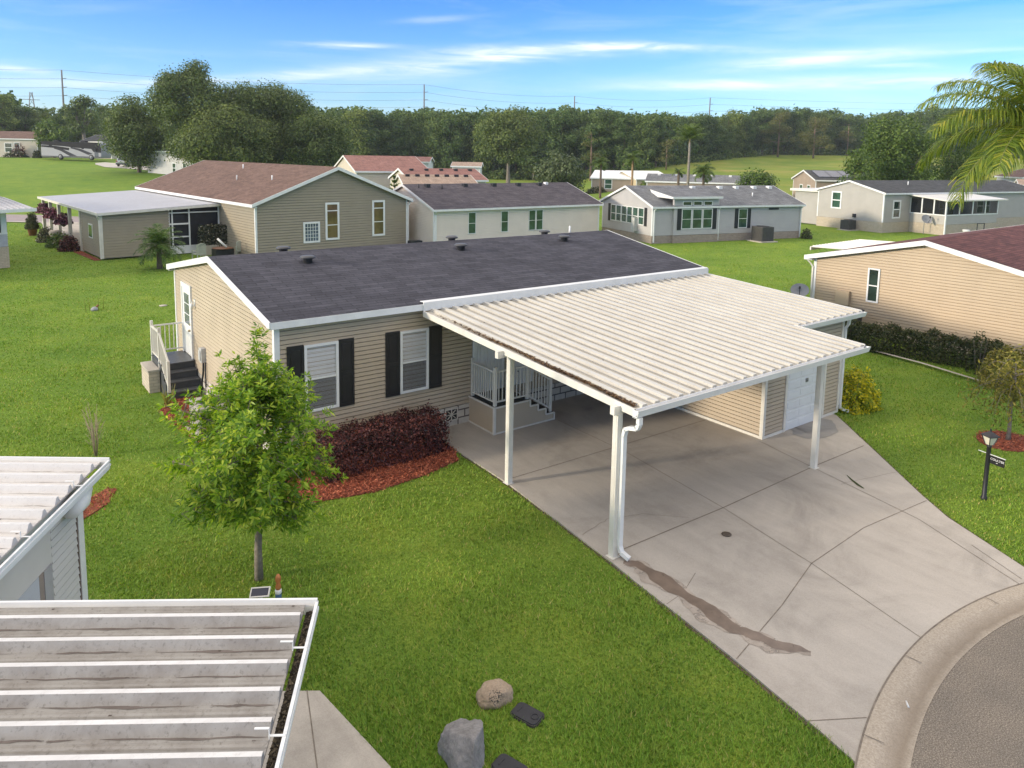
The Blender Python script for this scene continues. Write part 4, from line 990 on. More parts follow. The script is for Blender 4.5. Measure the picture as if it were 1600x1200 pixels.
# lawn ornament + pale spot
go=empty('garden_ornament',(-.88,19.69,0),0,'small grey and rust garden ornament lying alone on the left lawn','garden ornament')
MB().lathe([(.13,0),(.15,.06),(.1,.12),(.06,.15),(0,.155)],12).build('stone',mat('ornament_grey',(.30,.30,.32),.8),go)
MB().tube([(.05,0,.12),(.15,.03,.21),(.19,.04,.18)],[.035,.04,.012],8).build('bird',mat('ornament_rust',(.22,.09,.05),.7),go)
m=MB()
for a in (.3,2.,3.5,5.): m.tube([(.35*math.cos(a),.3*math.sin(a),0),(.4*math.cos(a),.35*math.sin(a),.55)],[.012,.006],5)
m.build('stalk',L_yel,go)
tag(MB().lathe([(.16,0),(.17,.03),(.1,.045),(0,.05)],10,Matrix.Translation((1.68,19.17,0))).build('stepping_stone',conc3),'small pale stone flush in the lawn behind the side steps','stone')
# gold shrub by the shed
bush('gold_shrub','rounded golden yellow and green shrub at the shed corner',(14.55,-4.95,0),(1.65,1.4,1.08),6000,.08,L_gold,51)
hd=hedge('long_hedge','long dark green hedge along the beige neighbour wall',(21.55,-3.45,0),5.6,1.15,.82,13000,.085,L_hedge,61,R(-77)+math.pi,ragged=.1)
kc=ribbon('garden_kerb',[(20.98,-1.2),(20.74,-2.07),(20.45,-4.2),(19.9,-6.25),(19.6,-7.6)],[(21.12,-1.2),(20.88,-2.07),(20.6,-4.2),(20.05,-6.2),(19.75,-7.55)],conc3,.09,3)
bush('wispy_shrub','thin wispy shrub poking above the long hedge',(21.3,-5.6,0),(.9,.8,1.45),420,.10,L_hedge,63,stem=True)
bush('golden_hedge_end','yellow green feathery shrub at the end of the long hedge',(20.35,-6.75,0),(1.5,1.5,1.25),4200,.10,L_weep,64)
# weeping young tree
def weeping():
    r=np.random.default_rng(91); root=empty('weeping_tree',(wt[0]+.1,wt[1]-.02,0),0,'young weeping tree with sparse yellow green foliage on the right lawn','tree')
    tb=MB(); tb.tube([(0,0,-.1),(.02,0,.3),(.03,.02,.9),(.10,.0,1.4),(.05,.02,2.0)],[.07,.045,.038,.03,.012],8); V=[]
    for i in range(36):
        a=i*2.4; z=1.0+1.0*r.random(); e=.25+.95*r.random()
        s=np.array([.05,.01,z]); pts=[s]
        for q in range(1,7): f=q/6; pts.append(s+np.array([math.cos(a)*e*f,math.sin(a)*e*f,.28*math.sin(f*2.0)-.75*f*f*r.uniform(.8,1.2)]))
        tb.tube([tuple(p) for p in pts],[.012,.01,.008,.006,.005,.004,.003],4)
        for p in pts[1:]:
            for _ in range(11): V.append(p+r.normal(size=3)*np.array([.08,.08,.12]))
    tb.build('trunk',bark_grey,root); V=np.array(V)
    npmesh('crown',diamonds(r,V,np.tile([0,0,.2],(len(V),1)),.10,.35,1.,droop=.9),4,L_weep,root)
weeping()
# queen palm at right edge
palm('queen_palm','tall queen palm with drooping yellow green fronds at the right edge',(20.75,-7.3,0),7.5,.17,26,3.5,1.0,L_queen,bark_palm,14,droop=.85,lean=(-.35,.35),hang=1.0,nl=95,lw=.03,lo=-25,hi=74)
# trash cart
tc_=empty('trash_cart',(22.45,-.55,0),R(10),'dark blue trash cart with pale stickers behind the shed','trash bin')
MB().add([(-.26,-.3,.05),(.26,-.3,.05),(.26,.3,.05),(-.26,.3,.05),(-.34,-.38,1.0),(.34,-.38,1.0),(.34,.38,1.0),(-.34,.38,1.0)],[(3,2,1,0),(4,5,6,7),(0,1,5,4),(1,2,6,5),(2,3,7,6),(3,0,4,7)]).build('bin_body',mat('navy_plastic',(.02,.024,.035),.5),tc_)
MB().box(-.36,-.41,1.0,.36,.40,1.06).box(-.30,-.35,1.06,.30,.3,1.09).build('bin_lid',mat('navy_lid',(.025,.03,.04),.45),tc_,.02)
st=MB()
for y in (-.25,.05):
    for z in (.55,.78): st.box(-.345,y,z,-.30,y+.16,z+.13)
st.build('sticker',white,tc_)
for y in (-.28,.28): MB().tube([(.22,y-.03,.1),(.22,y+.03,.1)],.1,12).build('wheel',rubber,tc_)
# ================================================================== BEIGE NEIGHBOUR (right)
B=House('beige_house',(23.63,-7.08,0),.056,15,8.58,2.9,3.97,siding_beige,roof_red,skirt_cream,.35,.3,.3,.11,'beige sided house with red brown shingle roof at right','house',fas=.18,faces='fl')
B.window('l',8.58-2.21-.46,1.32,.46,1.35)
b=MB(); MB_=B.M['l']
b.bar([MB_@Vector((8.88,.22,2.78)),MB_@Vector((8.70,.10,2.55)),MB_@Vector((8.62,.06,2.4)),MB_@Vector((8.62,.06,.2))],.08,.06); b.build('downspout',offwhite,B.root)
MB().box(7.0,.02,1.05,7.55,.16,1.62,MB_).build('meter_box',siding_beige,B.root,.01)
pr=MB(); panroof(pr,frame((5,8.75,2.70),(1,0,0),(0,1,-.03)),5.2,2.7,.305); pr.box(5,11.4,2.45,10.2,11.46,2.63)
pr.box(9.,11.3,0,9.1,11.4,2.6)
pr.build('rear_pan_roof',offwhite,B.root)
def dish(name,loc,rz,label,s=1.):
    o=empty(name,loc,rz,label,'satellite dish')
    MB().tube([(0,0,0),(0,0,.75*s),(0,-.1*s,.85*s)],.022*s,8).build('mast',mat('dish_mast',(.35,.35,.36),.5),o)
    M=Matrix.Translation((0,-.14*s,.95*s))@Matrix.Rotation(R(62),4,'X')
    MB().lathe([(.0,.0),(.15*s,.015*s),(.3*s,.06*s),(.31*s,.065*s),(.3*s,.05*s),(.15*s,.003*s),(0,-.012*s)],20,M@Matrix.Diagonal((1.2,.95,1,1))).build('reflector',mat('dish_grey',(.26,.26,.28),.5),o)
    MB().tube([M@Vector((0,-.26*s,.05*s)),M@Vector((0,-.15*s,.3*s)),M@Vector((0,0,.36*s))],.012*s,6).box(-.04*s,-.04*s,.33*s,.04*s,.04*s,.42*s,M).build('feed_arm',darkmetal,o)
    return o
dish('satellite_dish',(22.85,1.9,.45),R(-60),'grey satellite dish low beside the beige house corner')
# ================================================================== TAUPE HOUSE behind left
th2=.088; ea=(math.cos(th2),math.sin(th2)); W2=10.99
T2=House('taupe_house',(9.176+W2*ea[0],29.87+W2*ea[1],0),th2+math.pi/2,23.58,W2,3.56,5.82,siding_taupe,roof_brown,mat('taupe_base',(.30,.27,.22),.8),.3,.3,.3,.17,'taupe sided house with brown shingle roof and low pitched porch roof','house',fas=.2,faces='fbl')
def g2(a): return W2-a
for a,w,z0,h,kd,gl in ((4.65,1.0,1.05,2.45,'tr',glass_warm),(8.15,1.0,1.1,2.45,'tr',glass_warm)): T2.window('l',g2(a+w),z0,w,h,gl,kd,fw=.13)
T2.window('l',g2(3.1+1.15),.95,1.15,1.35,glassmat('blue_pane',(.10,.13,.2)),'',grid=(5,5),fw=.12)
T2.pipe(9,8.5,.35,.05,mat('pipe_grey',(.5,.5,.5),.4)); T2.pipe(12.5,6.6,.3,.05); T2.pipe(4.2,8.0,.3,.05); 
dsp=MB(); Mq=T2.M['l']; dsp.bar([Mq@Vector((-.22,.1,3.35)),Mq@Vector((-.05,.07,3.1)),Mq@Vector((-.05,.07,.1))],.09,.07).build('downspout',white,T2.root)
# side porch on local +y side : y from W2 to W2+7.13, x from 5.81 to 23.44
px0,px1=5.81,23.44; yo=W2+7.13
def pz(y): return 3.28-(y-W2)*(3.28-2.884)/7.28
bw=MB().box(px0+.02,W2+3.3,.1,px0+4.87,yo-.02,2.75)
lap(bw,frame((px0,0,0),(0,1,0),(-1,0,0)),.12,2.86,lambda z:(W2+3.2,yo),.17)
lap(bw,frame((0,yo,0),(1,0,0),(0,1,0)),.12,2.80,lambda z:(px0,px0+4.87),.17)
bw.build('porch_room_wall',siding_taupe,T2.root)
rp=MB().ext([(W2-.2,3.30),(yo+.2,pz(yo+.2)+.02),(yo+.2,pz(yo+.2)-.02),(W2-.2,3.22)],px0-.25,px1+.3)
rp.build('porch_roof',metalroof('grey_flat_roof',(.43,.43,.45),.2,(.30,.29,.30),.4),T2.root)
ft=MB().ext([(W2,3.235),(W2,3.09),(yo+.2,pz(yo+.2)-.14),(yo+.2,pz(yo+.2)+.01)],px0-.30,px0-.252); ft.ext([(yo+.205,pz(yo)-.14),(yo+.26,pz(yo)-.14),(yo+.27,pz(yo)+.02),(yo+.205,pz(yo)+.02)],px0-.3,px1+.3); ft.build('porch_fascia',offwhite,T2.root)
for x in (10.9,14.2,17.6,20.6,23.2): MB().box(x-.1,yo-.12,0,x+.1,yo+.08,2.78).build('porch_post',offwhite,T2.root)
pt_=MB()
pt_.bar([(px0-.2,yo+.2,2.7),(px0-.06,yo+.08,2.5),(px0-.05,yo+.06,.1)],.1,.09)
pt_.build('downspout',offwhite,T2.root); MB().box(px0-.045,yo-.1,.1,px0+.06,yo+.045,2.8).build('porch_corner_trim',offwhite,T2.root)
mw=MB().box(px0+1.9,yo+.01,1.15,px0+2.9,yo+.05,2.05); mw.build('side_window',white,T2.root)
MB().box(px0+2.0,yo+.05,1.23,px0+2.8,yo+.056,1.97).build('pane',glass_green,T2.root.children[-1])
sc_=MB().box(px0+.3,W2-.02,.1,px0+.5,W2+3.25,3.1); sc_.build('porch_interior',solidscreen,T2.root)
fr=MB(); x=px0+.02
for y in (W2+.05,W2+1.95,W2+3.0,W2+3.2): fr.box(x,y-.04,.1,x+.07,y+.04,3.08)
for z in (.1,.55,2.72,3.05): fr.box(x+.003,W2+.05,z-.035,x+.068,W2+3.2,z+.035)
fr.box(x-.004,W2+1.95,1.95,x+.066,W2+3.2,2.05).box(x-.004,W2+1.95,1.12,x+.066,W2+3.2,1.2)
fr.build('screen_frame',white,T2.root); MB().box(x+.02,W2+.05,.12,x+.05,W2+3.2,.55).build('kick_panel',white,T2.root)
def T2w(x,y,z=0):
    c,s=math.cos(th2+math.pi/2),math.sin(th2+math.pi/2); o=T2.root.location
    return (o.x+x*c-y*s,o.y+x*s+y*c,z)
# flower baskets, topiary, shrubs
for i,(x,hh,lb) in enumerate(((21.6,2.15,'hanging basket of magenta flowers nearest the street end of the taupe porch'),(18.4,2.0,'hanging basket of magenta flowers in the middle of the three'),(14.8,1.85,'hanging basket of magenta flowers nearest the taupe porch room'))):
    o=bush('flower_basket',lb,T2w(x,yo+.25,hh-.35),(1.15,1.15,.75),900,.16,L_flower,70+i,'flower basket','hanging baskets along the porch',stem=False)
    MB().lathe([(.05,-.2),(.28,.02),(.33,.2),(0,.2)],12).build('basket',bark_brown,o); MB().tube([(0,0,.5),(0,0,2.75-hh+.35)],.012,4).build('hanger',darkmetal,o)
tp=bush('topiary','dark conical topiary in a terracotta pot by the porch',T2w(22.6,yo+.9,.5),(1.0,1.0,1.4),3200,.09,L_hedge,75,'potted plant',boxy=1.6,stem=False)
MB().lathe([(.24,-.5),(.34,.0),(.36,.0),(.36,.07),(.0,.07)],14).build('pot',mat('terracotta',(.32,.13,.07),.8),tp)
for i,(x,dy,s,lb,lm_) in enumerate(((17.6,.9,(1.2,1.1,1.1),'pale flowered shrub beneath the middle basket',L_varie),(14.0,.7,(1.7,1.4,1.0),'round light green shrub in the porch bed',L_mid),(11.6,.6,(1.3,1.1,1.05),'dark purple leaved shrub at the end of the porch bed',L_purple))): bush('porch_shrub',lb,T2w(x,yo+dy),s,1400,.13,lm_,80+i,group=None)
ur=MB().lathe([(.22,0),(.22,.1),(.1,.2),(.12,.35),(.34,.6),(.38,.85),(.3,.95),(0,.95)],14); o=ur.build('garden_urn',conc3); o.location=T2w(16.2,yo+.55); tag(o,'pale concrete garden urn in the flower bed under the baskets','urn')
fb=[T2w(px0+.1,yo+.05)[:2],T2w(px0+5,yo+.05)[:2],T2w(px0+5,yo+.55)[:2],T2w(px0+.1,yo+.4)[:2]]
mulch('e',fb,160,'reddish mulch border along the taupe porch room wall')
# patio set
hp=hedge('flowering_screen','square clipped dark hedge with pale flowers on the taupe patio',T2w(px0-1.0,W2+.55,.55),2.3,.5,1.35,3800,.12,L_varie,86,th2,ragged=.04)
MB().box(-1.15,-.3,-.55,1.15,.3,.1).build('planter',conc3,hp)
def patio_chair(x,y,rz,label):
    o=empty('patio_chair',T2w(x,y),rz,label,'chair','patio chairs behind the ridge'); wm=mat('pale_green_metal',(.45,.48,.40),.5)
    m=MB()
    for a in (-.28,.28):
        m.box(a-.025,-.28,0,a+.025,-.23,.66); m.box(a-.025,.23,0,a+.025,.28,1.02); m.box(a-.03,-.28,.64,a+.03,.28,.68)
    m.build('frame',wm,o); MB().box(-.28,-.28,.40,.28,.28,.46).build('seat',wm,o)
    b=MB(); 
    for i in range(9): x_=-.26+i*.065; b.bar([(x_,.25,.46),(x_,.28,.98+.08*math.sin(math.pi*i/8))],.035,.02)
    b.tube([(-.28+.07*i,.28,1.0+.09*math.sin(math.pi*i/8)) for i in range(9)],.022,6); b.build('backrest',wm,o)
    return o
patio_chair(px0-3.3,W2+2.55,R(200),'pale green slatted patio chair left of the patio table')
patio_chair(px0-3.2,W2-.1,R(170),'pale green patio chair right of the patio table')
tb_=empty('patio_table',T2w(px0-3.6,W2+1.2),th2,'dark patio table with a brown top and furled white umbrella','table')
MB().lathe([(.0,.70),(.62,.70),(.62,.75),(0,.75)],20).build('tabletop',mat('brown_top',(.20,.10,.06),.5),tb_); MB().box(-.55,-.4,0,.55,.4,.68).build('base',darkmetal,tb_)
MB().tube([(-.35,-.1,1.35),(.1,-.35,.8)],[.07,.07],8).build('umbrella',white,tb_)
palm('pygmy_date_palm','small bushy date palm on the lawn before the taupe porch',(3.75,30.0,0),1.35,.13,34,1.55,.42,leafmat('date_palm_leaflets',[(0,(.03,.065,.015)),(.5,(.065,.125,.028)),(1,(.13,.20,.05))],.3,.5),bark_brown,15,droop=.85,hang=.3,nl=34,lw=.03,lo=-35,hi=75,ring=False)
# ================================================================== LEFT EDGE HOUSE
LE=empty('screened_house',(-3.12,34.6,0),R(22),'pale house at the left edge with metal porch roof and dark screens','house')
ml=frame((0,0,0),(-1,0,0),(0,-1,0))
w=MB().box(-8,.03,.0,-.03,6,3.1); lap(w,ml,1.2,1.95,lambda z:(0,8),.14); lap(w,frame((0,0,0),(0,1,0),(1,0,0)),1.2,3.1,lambda z:(0,6),.14)
w.build('wall',mat('bluegrey_siding',(.44,.45,.48),.6),LE); MB().box(-8,-.02,-.05,.02,6,1.2).build('skirting',skirt_cream,LE)
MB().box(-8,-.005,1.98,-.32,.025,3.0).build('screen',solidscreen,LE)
f=MB()
for x in (-.16,-2.2,-4.2): f.box(x-.14,-.03,1.95,x+.14,.01,3.1)
f.box(-8,-.035,1.9,0,.01,2.0); f.build('screen_frame',white,LE)
p=MB(); panroof(p,frame((-8,-1.1,3.35),(1,0,0),(0,1,.14),(0,-.14,1)),9.0,3.4,.305); p.build('porch_roof',metalroof('grey_flat_roof',(.43,.43,.45),.2,(.30,.29,.30),.4),LE)
MB().box(-8,-1.2,3.18,1.05,-1.1,3.36).build('gutter',white,LE)
MB().box(-8,2.2,3.9,.5,2.4,4.35).ext([(2.2,4.36),(7,5.3),(7,5.2),(2.2,4.30)],-8,.5).build('upper_roof',white,LE)
MB().box(-8,3.,3.0,-.6,9,4.25).build('upper_wall',mat('bluegrey_siding',(.44,.45,.48),.6),LE)
MB().box(-8,7,.0,-1.1,15,5.6).build('rear_wall',mat('pinkish_siding',(.42,.36,.33),.7),LE); MB().box(-8,14,.0,-.9,14.3,6.0).build('rear_corner_post',white,LE)
# ================================================================== WHITE, GREY, GREIGE HOUSES
Wh=House('white_house',(21.07,28.71,0),-.011,15.5,8.63,2.96,4.51,siding_white,roof_purple,mat('white_skirt',(.5,.48,.44),.7),.45,.3,.2,.12,'white sided house with dark purple grey roof directly behind the charcoal ridge','house',faces='fl')
for a in (2.8,5.68,8.26,8.97): Wh.window('f',a,1.1,.66,1.55,glass_green,fw=.04)
for a in (1.6,4.9,7.6,10.0,12.2): Wh.boxvent(a,3.75,None,.36,.22)
Wh.boxvent(13.1,4.0,trimw,.3,.16); Wh.pipe(.8,3.6,.25,.05,darkmetal); Wh.pipe(2.6,3.3,.3,.05,darkmetal)
MB().bar([(.0,-.28,2.75),(.12,-.06,2.6),(.12,-.06,.3)],.09,.07).build('downspout',white,Wh.root)
tag(MB().box(0,0,0,.9,.5,.75).build('utility_cabinet',darkmetal),'dark utility cabinet at the gable end of the white house','utility box').location=(19.6,29.3,0)
Gr=House('grey_house',(38.37,24.34,0),-.224,15.47,7.54,2.95,4.42,siding_grey,roof_grey,skirt_brick,.62,.3,.2,.12,'pale grey house with light shingle roof, black shutters and brick base','house',faces='fl')
Mg=Gr.M['l']
wn=MB(); gl=MB(); f0,w0=1.15,.78
for i in range(6):
    a=f0+i*(w0+.06); wn.box(a,.004,1.35,a+w0,.05,1.41,Mg).box(a,.004,2.68,a+w0,.05,2.74,Mg).box(a,.004,1.41,a+.05,.05,2.68,Mg).box(a+w0-.05,.004,1.41,a+w0,.05,2.68,Mg).box(a+.05,.004,1.98,a+w0-.05,.045,2.03,Mg)
    gl.box(a+.03,.002,1.38,a+w0-.03,.02,2.70,Mg)
o=wn.build('window_band',white,Gr.root); gl.build('pane',glass_green,o)
sx=MB().box(f0-.42,.004,1.3,f0-.06,.04,2.78,Mg); sx.build('shutter',black_shutter,Gr.root); sx=MB().box(f0+6*(w0+.06)+.02,.004,1.3,f0+6*(w0+.06)+.38,.04,2.78,Mg); sx.build('shutter',black_shutter,Gr.root)
# raised bay
bx0,bx1=1.9,6.35
bw=MB().box(bx0,-.18,.64,bx1,.02,3.62); lap(bw,frame((0,-.18,0),(1,0,0),(0,-1,0)),.64,3.6,lambda z:(bx0,bx1),.12); bw.build('bay_wall',siding_grey,Gr.root)
MB().box(bx0-.02,-.2,-.05,bx1+.02,.02,.62).build('bay_skirting',skirt_brick,Gr.root)
MB().ext([(-.5,3.70),(2.9,4.22),(2.9,4.10),(-.5,3.62)],bx0-.4,bx1+.05).build('bay_roof',roof_grey,Gr.root)
MB().box(bx0-.42,-.56,3.55,bx1+.07,-.5,3.72).ext([(-.5,3.71),(-.5,3.56),(2.2,3.6),(2.6,4.15)],bx0-.43,bx0-.402).build('bay_fascia',white,Gr.root)
Gr.M['y']=frame((0,-.18,0),(1,0,0),(0,-1,0))
for i in range(3):
    Gr.window('y',2.65+i*1.04,1.12,.96,1.6,glass_green,fw=.05)
    Gr.window('y',2.7+i*1.04,2.98,.86,.36,glass_dark,'',fw=.05)
s2=MB().box(2.22,.02,1.05,2.6,.05,2.75,Gr.M['y']); s2.build('shutter',black_shutter,Gr.root); MB().box(5.74,.02,1.05,6.12,.05,2.75,Gr.M['y']).build('shutter',black_shutter,Gr.root)
Gr.window('f',8.55,1.05,.95,1.6,glass_green,shut=.36,fw=.05)
MB().box(11.8,.02,2.52,12.9,.05,2.7,Gr.M['f']).build('wall_vent',darkmetal,Gr.root)
for a in (6.2,9.1,10.9,12.9,14.7): Gr.boxvent(a,3.2,white,.4,.16)
Gr.pipe(11.3,1.5,.3,.05)
for x in (.12,6.45,15.4): MB().bar([(x,-.3,2.8),(x,-.08 if x!=6.45 else -.1,2.6),(x,-.08,.1)],.09,.07).build('downspout',white,Gr.root)
MB().box(2.0,.02,.8,2.45,.35,1.9,Mg).build('utility_box',mat('meter_grey',(.46,.46,.45),.5),Gr.root)
def ac_unit(loc,rz,s,label):
    o=empty('air_conditioner',loc,rz,label,'air conditioner','outdoor air conditioner units')
    m=MB().box(-.5*s,-.5*s,.08,.5*s,.5*s,1.0*s)
    for i in range(9):
        a=-.45*s+i*.1125*s; m.box(a-.012,-.52*s,.12,a+.012,.52*s,.95*s); m.box(-.52*s,a-.012,.12,.52*s,a+.012,.95*s)
    m.build('case',mat('dark_ac',(.075,.072,.07),.5,.15,4),o); MB().box(-.7*s,-.7*s,0,.7*s,.7*s,.08).build('pad',conc3,o)
    MB().lathe([(0,1.0*s),(.42*s,1.0*s),(.42*s,1.03*s),(0,1.05*s)],18).build('fan_grille',darkmetal,o)
ac_unit((48.0,20.9,0),-.224,1.25,'large dark air conditioner on a pad at the grey house right end')
ac_unit((64.6,22.6,0),-.17,1.0,'dark air conditioner beside the greige house gable wall')
bush('corner_shrub','small dark round shrub at the right corner of the grey house',(53.6,20.3,0),(1.0,1.0,.9),700,.12,L_hedge,90)
Ge=House('greige_house',(64.9,19.41,0),-.169,26,7.56,3.81,4.86,siding_greige,roof_dgrey,skirt_cream,1.0,.25,.2,.13,'greige house with dark grey roof and screened porch beyond the beige house','house',faces='fl')
Mg5=Ge.M['l']; Ge.window('l',4.7,1.95,1.2,1.75,glass_green,fw=.14)
MB().box(2.9,.02,1.25,3.2,.2,1.6,Mg5).build('utility_box',darkmetal,Ge.root)
Ge.window('f',1.3,1.35,1.15,1.75,glass_dark,fw=.14)
Ge.window('f',14.6,1.5,2.4,1.7,glass_green,cols=2,fw=.13)
a0,a1,dp=3.95,12.06,3.56
w=MB().box(a0,-dp,-.1,a1,-.03,1.0); w.build('porch_base',skirt_cream,Ge.root)
w=MB(); lap(w,frame((a0,0,0),(0,-1,0),(-1,0,0)),1.0,1.85,lambda z:(0,dp),.13); lap(w,frame((0,-dp,0),(1,0,0),(0,-1,0)),1.0,1.85,lambda z:(a0,a1),.13); w.box(a0+.02,-dp+.02,1.0,a1-.02,-dp+.06,1.84).box(a0+.02,-dp+.02,1.0,a0+.06,0,1.84); w.build('porch_kneewall',siding_greige,Ge.root)
f=MB()
for y in (0,-1.2,-2.4,-dp): f.box(a0-.05,y-.06,1.85,a0+.05,y+.06,3.35)
for x in np.linspace(a0,a1,5): f.box(x-.06,-dp-.05,1.85,x+.06,-dp+.05,3.2)
f.box(a0-.05,-dp,1.83,a0+.05,0,1.93).box(a0,-dp-.05,1.83,a1,-dp+.05,1.93).box(a0-.04,-dp-.06,0,a0+.1,-dp+.04,3.2)
f.build('porch_frame',white,Ge.root)
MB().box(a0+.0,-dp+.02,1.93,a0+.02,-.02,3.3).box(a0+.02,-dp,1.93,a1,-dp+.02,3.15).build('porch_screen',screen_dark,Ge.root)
MB().ext([(0.05,3.66),(-dp-.3,3.30),(-dp-.3,3.18),(.05,3.56)],a0-.3,a1+1.2).build('porch_roof',offwhite,Ge.root)
Ge.window('f',8.3,1.2,2.6,1.9,glass_dark,cols=3,fw=.12)
ch=empty('porch_sofa',(0,0,0),0,'pale cushioned sofa seen through the greige house porch screen','sofa')
c5,s5=math.cos(-.169),math.sin(-.169)
def g5(x,y,z=0): return (64.9+x*c5-y*s5,19.41+x*s5+y*c5,z)
ch.location=g5(5.3,-1.9,1.0); ch.rotation_euler=(0,0,-.169)
MB().box(-.9,-.4,0,.9,.4,.75).build('seat',mat('tan_cushion',(.4,.3,.22),.9),ch,.08); MB().box(-.9,.3,.7,.9,.5,1.25).build('backrest',mat('tan_cushion',(.4,.3,.22),.9),ch,.08)
ch=empty('porch_chair',g5(9.4,-2.2,1.0),-.169,'pale armchair at the right of the greige house porch','chair')
MB().box(-.45,-.4,0,.45,.4,.8).build('seat',mat('pale_cushion',(.55,.5,.46),.9),ch,.08); MB().box(-.45,.25,.7,.45,.45,1.3).build('backrest',mat('pale_cushion',(.55,.5,.46),.9),ch,.08)
Ge.pipe(6.5,2.2,.35,.05)
# flat-roofed extension at its left
ex=MB().box(.6,7.6,.05,6,10.9,3.45); lap(ex,frame((.5,0,0),(0,1,0),(-1,0,0)),.1,3.45,lambda z:(7.6,11),.13); ex.build('extension_wall',siding_greige,Ge.root)
MB().box(.1,7.62,3.47,6,11.4,3.72).build('extension_roof',offwhite,Ge.root)
dish('satellite_dish',g5(3.1,-2.1),R(-25),'grey satellite dish on a pole before the greige porch',1.5)
pot=MB().lathe([(.2,0),(.3,.5),(.34,.55),(.3,.6),(0,.6)],12); o=pot.build('flower_pot',white); o.location=g5(5.6,-4.6); tag(o,'white flower pot in front of the greige porch base','flower pot')
o=MB().bar([(0,0,0),(0,0,1.1),(1.1,0,1.1),(1.1,0,0)],.06,.06).build('handrail',darkmetal); o.location=g5(7.6,-4.4); o.rotation_euler=(0,0,-.169); tag(o,'small dark metal handrail at the greige porch steps','handrail')
# ================================================================== NEAR ROOFS (bottom left)
e1=Vector((.82,-.572,0)).normalized(); e2=Vector((-.572,-.82,0)).normalized()
dirty=metalroof('dirty_pan_metal',(.31,.298,.285),.7,(.17,.15,.135),.85,(1,1,1))
cleanm=metalroof('white_pan_metal',(.58,.565,.555),.35,(.46,.43,.42),.45,(1,1,1))
ribtop=metalroof('clean_rib_metal',(.66,.65,.64),.25,(.45,.42,.40),.4,(1.2,5,1))
streakm=stainmat('pan_shade_dirt',(.15,.128,.118),.9,.36,.1)
def near_roof(name,label,corner,d1,d2,len1,len2,z,m,debris_seed,straps,streak=1.):
    o=empty(name,(corner[0],corner[1],0),0,label,'carport roof' if 'carport' in name else 'shed')
    d1=Vector((d1[0],d1[1],0)).normalized(); d2=Vector((d2[0],d2[1],0)).normalized()
    # local: across ribs = d2 (away from back edge), along ribs = -d1 (away from gutter)
    Mr=frame((-d1.x*.11,-d1.y*.11,z),tuple(d2),tuple(-d1))
    p=MB(); panroof(p,Mr,len2,len1,.305,.13,.045,.075,.02,True); p.build('roof_panel',m,o,0,ribtop)
    Mg=frame((0,0,z),tuple(d2),tuple(-d1))
    t=MB().box(-.03,.0,-.10,-.004,len1,.05,Mg); t.build('edge_trim',white,o)
    g=MB().box(-.03,0,-.10,len2,.012,.015,Mg).box(-.03,-.008,.0,len2,.018,.022,Mg).box(-.03,.012,-.10,len2,.10,-.09,Mg).box(-.032,0,-.10,-.02,.14,.03,Mg).box(-.03,-.012,-.06,len2,0,-.03,Mg)
    for q in straps: g.box(q-.009,0,.022,q+.009,.115,.028,Mg).box(q-.009,.107,.0,q+.009,.113,.082,Mg).box(q-.009,.107,.078,q+.009,.21,.084,Mg)
    g.build('gutter',white,o)
    r=np.random.default_rng(debris_seed); n=int(900*len2); P=np.column_stack([r.uniform(0,len2,n),.03+.065*r.random(n)**.8,-.088+.03*r.random(n)])
    Pw=np.array([tuple(Mg@Vector(q)) for q in P])
    npmesh('gutter_debris',diamonds(r,Pw,np.tile([0,0,1.],(n,1)),.03,.6,.6),4,leafmat('gutter_litter',[(0,(.03,.025,.02)),(.6,(.08,.065,.05)),(1,(.22,.18,.13))],.0,.9),o)
    MB().box(0,.012,-.089,len2,.10,-.07,Mg).build('gutter_silt',mat('gutter_silt',(.05,.042,.035),.95,.4,30),o)
    n=int(26*len2); s=MB()
    for i in range(n):
        a=r.uniform(.02,len2); b=.16+r.random()*(len1-.2); ph=(a%.305)
        if ph>.22: continue
        q=r.uniform(.004,.011); s.add([(a-q,b-q*1.6,.004),(a+q,b-q,.004),(a+q*.8,b+q*1.5,.005),(a-q*.9,b+q,.005)],[(0,1,2,3)],Mg)
    tag(s.build('dirt_speck',mat('dirt_speck',(.09,.07,.06),.95,.4,30),o),kind='stuff')
    s=MB(); x=.305; kk=0  # rib shadow line and dirt painted as dark streaks at each rib base
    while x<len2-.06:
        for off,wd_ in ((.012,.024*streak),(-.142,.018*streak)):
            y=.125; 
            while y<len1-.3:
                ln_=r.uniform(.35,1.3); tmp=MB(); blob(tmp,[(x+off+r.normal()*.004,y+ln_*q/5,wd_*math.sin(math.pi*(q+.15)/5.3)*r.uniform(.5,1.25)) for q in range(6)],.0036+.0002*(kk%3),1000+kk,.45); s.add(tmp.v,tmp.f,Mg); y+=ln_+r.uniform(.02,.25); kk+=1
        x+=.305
    s.build('rib_shade_dirt',streakm,o)
    return o,Mg,d1,d2
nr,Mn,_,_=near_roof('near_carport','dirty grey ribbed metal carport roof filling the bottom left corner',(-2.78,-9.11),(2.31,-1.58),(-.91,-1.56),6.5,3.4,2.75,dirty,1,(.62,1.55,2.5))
Mz=frame((0,0,0),tuple(Vector((-.91,-1.56,0)).normalized()),tuple(-Vector((2.31,-1.58,0)).normalized()))
for a in (.3,3.0): MB().box(a-.06,.5,0.02,a+.06,.62,2.66,Mz).build('post',offwhite,nr)
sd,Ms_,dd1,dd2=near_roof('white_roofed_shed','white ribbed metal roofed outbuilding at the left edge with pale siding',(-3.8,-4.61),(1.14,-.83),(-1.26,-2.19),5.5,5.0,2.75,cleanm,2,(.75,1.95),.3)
Mw=frame((-dd1.x*.30,-dd1.y*.30,0),tuple(dd2),tuple(-dd1))     # s along the gutter, d inwards
